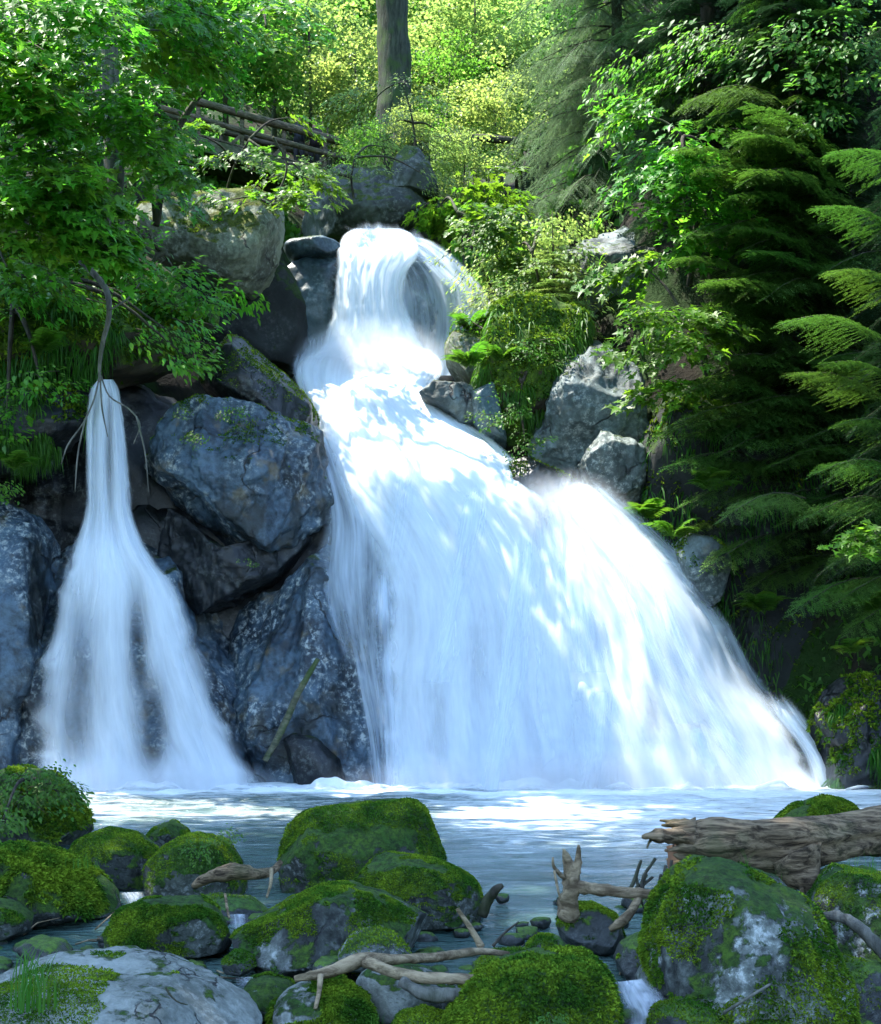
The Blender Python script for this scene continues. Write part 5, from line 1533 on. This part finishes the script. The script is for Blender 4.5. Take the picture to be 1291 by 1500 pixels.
def person(label, pos, face, cloth, trous, hair, lean):
    root = thing('person', pos, label, 'person')
    skin = plain_mat('skin ' + label[:8], (.42, .25, .18), .6, .08)
    js = [((0, 0, .93), .13), ((0, 0, 1.15), .135), ((0, 0, 1.36), .155), ((0, 0, 1.47), .07), ((0, .02, 1.55), .062), ((0, .03, 1.66), .10), ((0, .01, 1.70), .085),
          ((.10, 0, .90), .10), ((.11, .02, .50), .068), ((.11, 0, .09), .048), ((.12, .16, .03), .04),
          ((-.10, 0, .90), .10), ((-.11, .02, .50), .068), ((-.11, 0, .09), .048), ((-.12, .16, .03), .04),
          ((.20, 0, 1.40), .066), ((.26, .10, 1.15), .052), ((.18, .36, 1.10), .038), ((.16, .44, 1.10), .03),
          ((-.20, 0, 1.40), .066), ((-.26, .10, 1.15), .052), ((-.18, .36, 1.10), .038), ((-.16, .44, 1.10), .03)]
    ed = [(0, 1), (1, 2), (2, 3), (3, 4), (4, 5), (5, 6), (0, 7), (7, 8), (8, 9), (9, 10), (0, 11), (11, 12), (12, 13), (13, 14), (2, 15), (15, 16), (16, 17), (17, 18), (2, 19), (19, 20), (20, 21), (21, 22)]
    me = bpy.data.meshes.new('body')
    me.from_pydata([j[0] for j in js], ed, [])
    o = link('body', me, root)
    md = o.modifiers.new('skin', 'SKIN')
    for i, (q, rr) in enumerate(js):
        me.skin_vertices[0].data[i].radius = (rr, rr)
    me.skin_vertices[0].data[0].use_root = True
    o.modifiers.new('sub', 'SUBSURF').levels = 2
    o.modifiers['sub'].render_levels = 2
    dg = bpy.context.evaluated_depsgraph_get()
    body = bpy.data.meshes.new_from_object(o.evaluated_get(dg))
    o.modifiers.clear()
    o.data = body
    vs = np.array([v.co for v in body.vertices])
    body.materials.clear()
    body.materials.append(skin)
    for p in body.polygons: p.use_smooth = True
    fs = [tuple(p.vertices) for p in body.polygons]
    ctr = np.array([p.center for p in body.polygons])
    nr = np.array([v.normal for v in body.vertices])
    for nm, mt, sel in (('jacket', cloth, (ctr[:, 2] > .86) & (ctr[:, 2] < 1.50) & (ctr[:, 1] < .33)), ('trousers', trous, (ctr[:, 2] > .10) & (ctr[:, 2] < .93) & (np.abs(ctr[:, 0]) < .24)), ('hair', hair, (ctr[:, 2] > 1.66) | ((ctr[:, 2] > 1.58) & (ctr[:, 1] < .0))), ('shoes', trous, ctr[:, 2] < .12)):
        ff = [fs[i] for i in np.where(sel)[0]]
        used = sorted({i for q in ff for i in q})
        mp = {a: b for b, a in enumerate(used)}
        vv = vs[used] + nr[used] * (.02 if nm != 'hair' else .03)
        link(nm, mesh(nm, vv, [tuple(mp[i] for i in q) for q in ff], plain_mat(nm + label[:6], mt, .8, .15)), root)
    # face: nose, eyes, ears
    m = MB()
    m.tube([(0, .125, 1.66), (0, .15, 1.635), (0, .135, 1.625)], [.008, .014, .010], 6)
    link('nose', m.mesh('nose', skin), root)
    for sx in (-1, 1):
        m = MB()
        m.tube([(sx * .035, .118, 1.665), (sx * .035, .128, 1.665)], .011, 6)
        link('eye', m.mesh('eye', plain_mat('eye', (.02, .015, .01), .3)), root)
    root.rotation_euler = (lean, 0, face)
    return root


pa = bp(Lb - 1.15, .45, .03)
pb = bp(Lb - .55, .5, .03)
person('person in dark jacket leaning on the bridge rail, left of the pair', pa, PI - .15, (.02, .022, .035), (.02, .02, .025), (.20, .13, .08), -.08)
person('person in black with reddish collar on the bridge, right of the pair', pb, PI + .2, (.03, .015, .02), (.012, .012, .015), (.12, .07, .045), -.05)
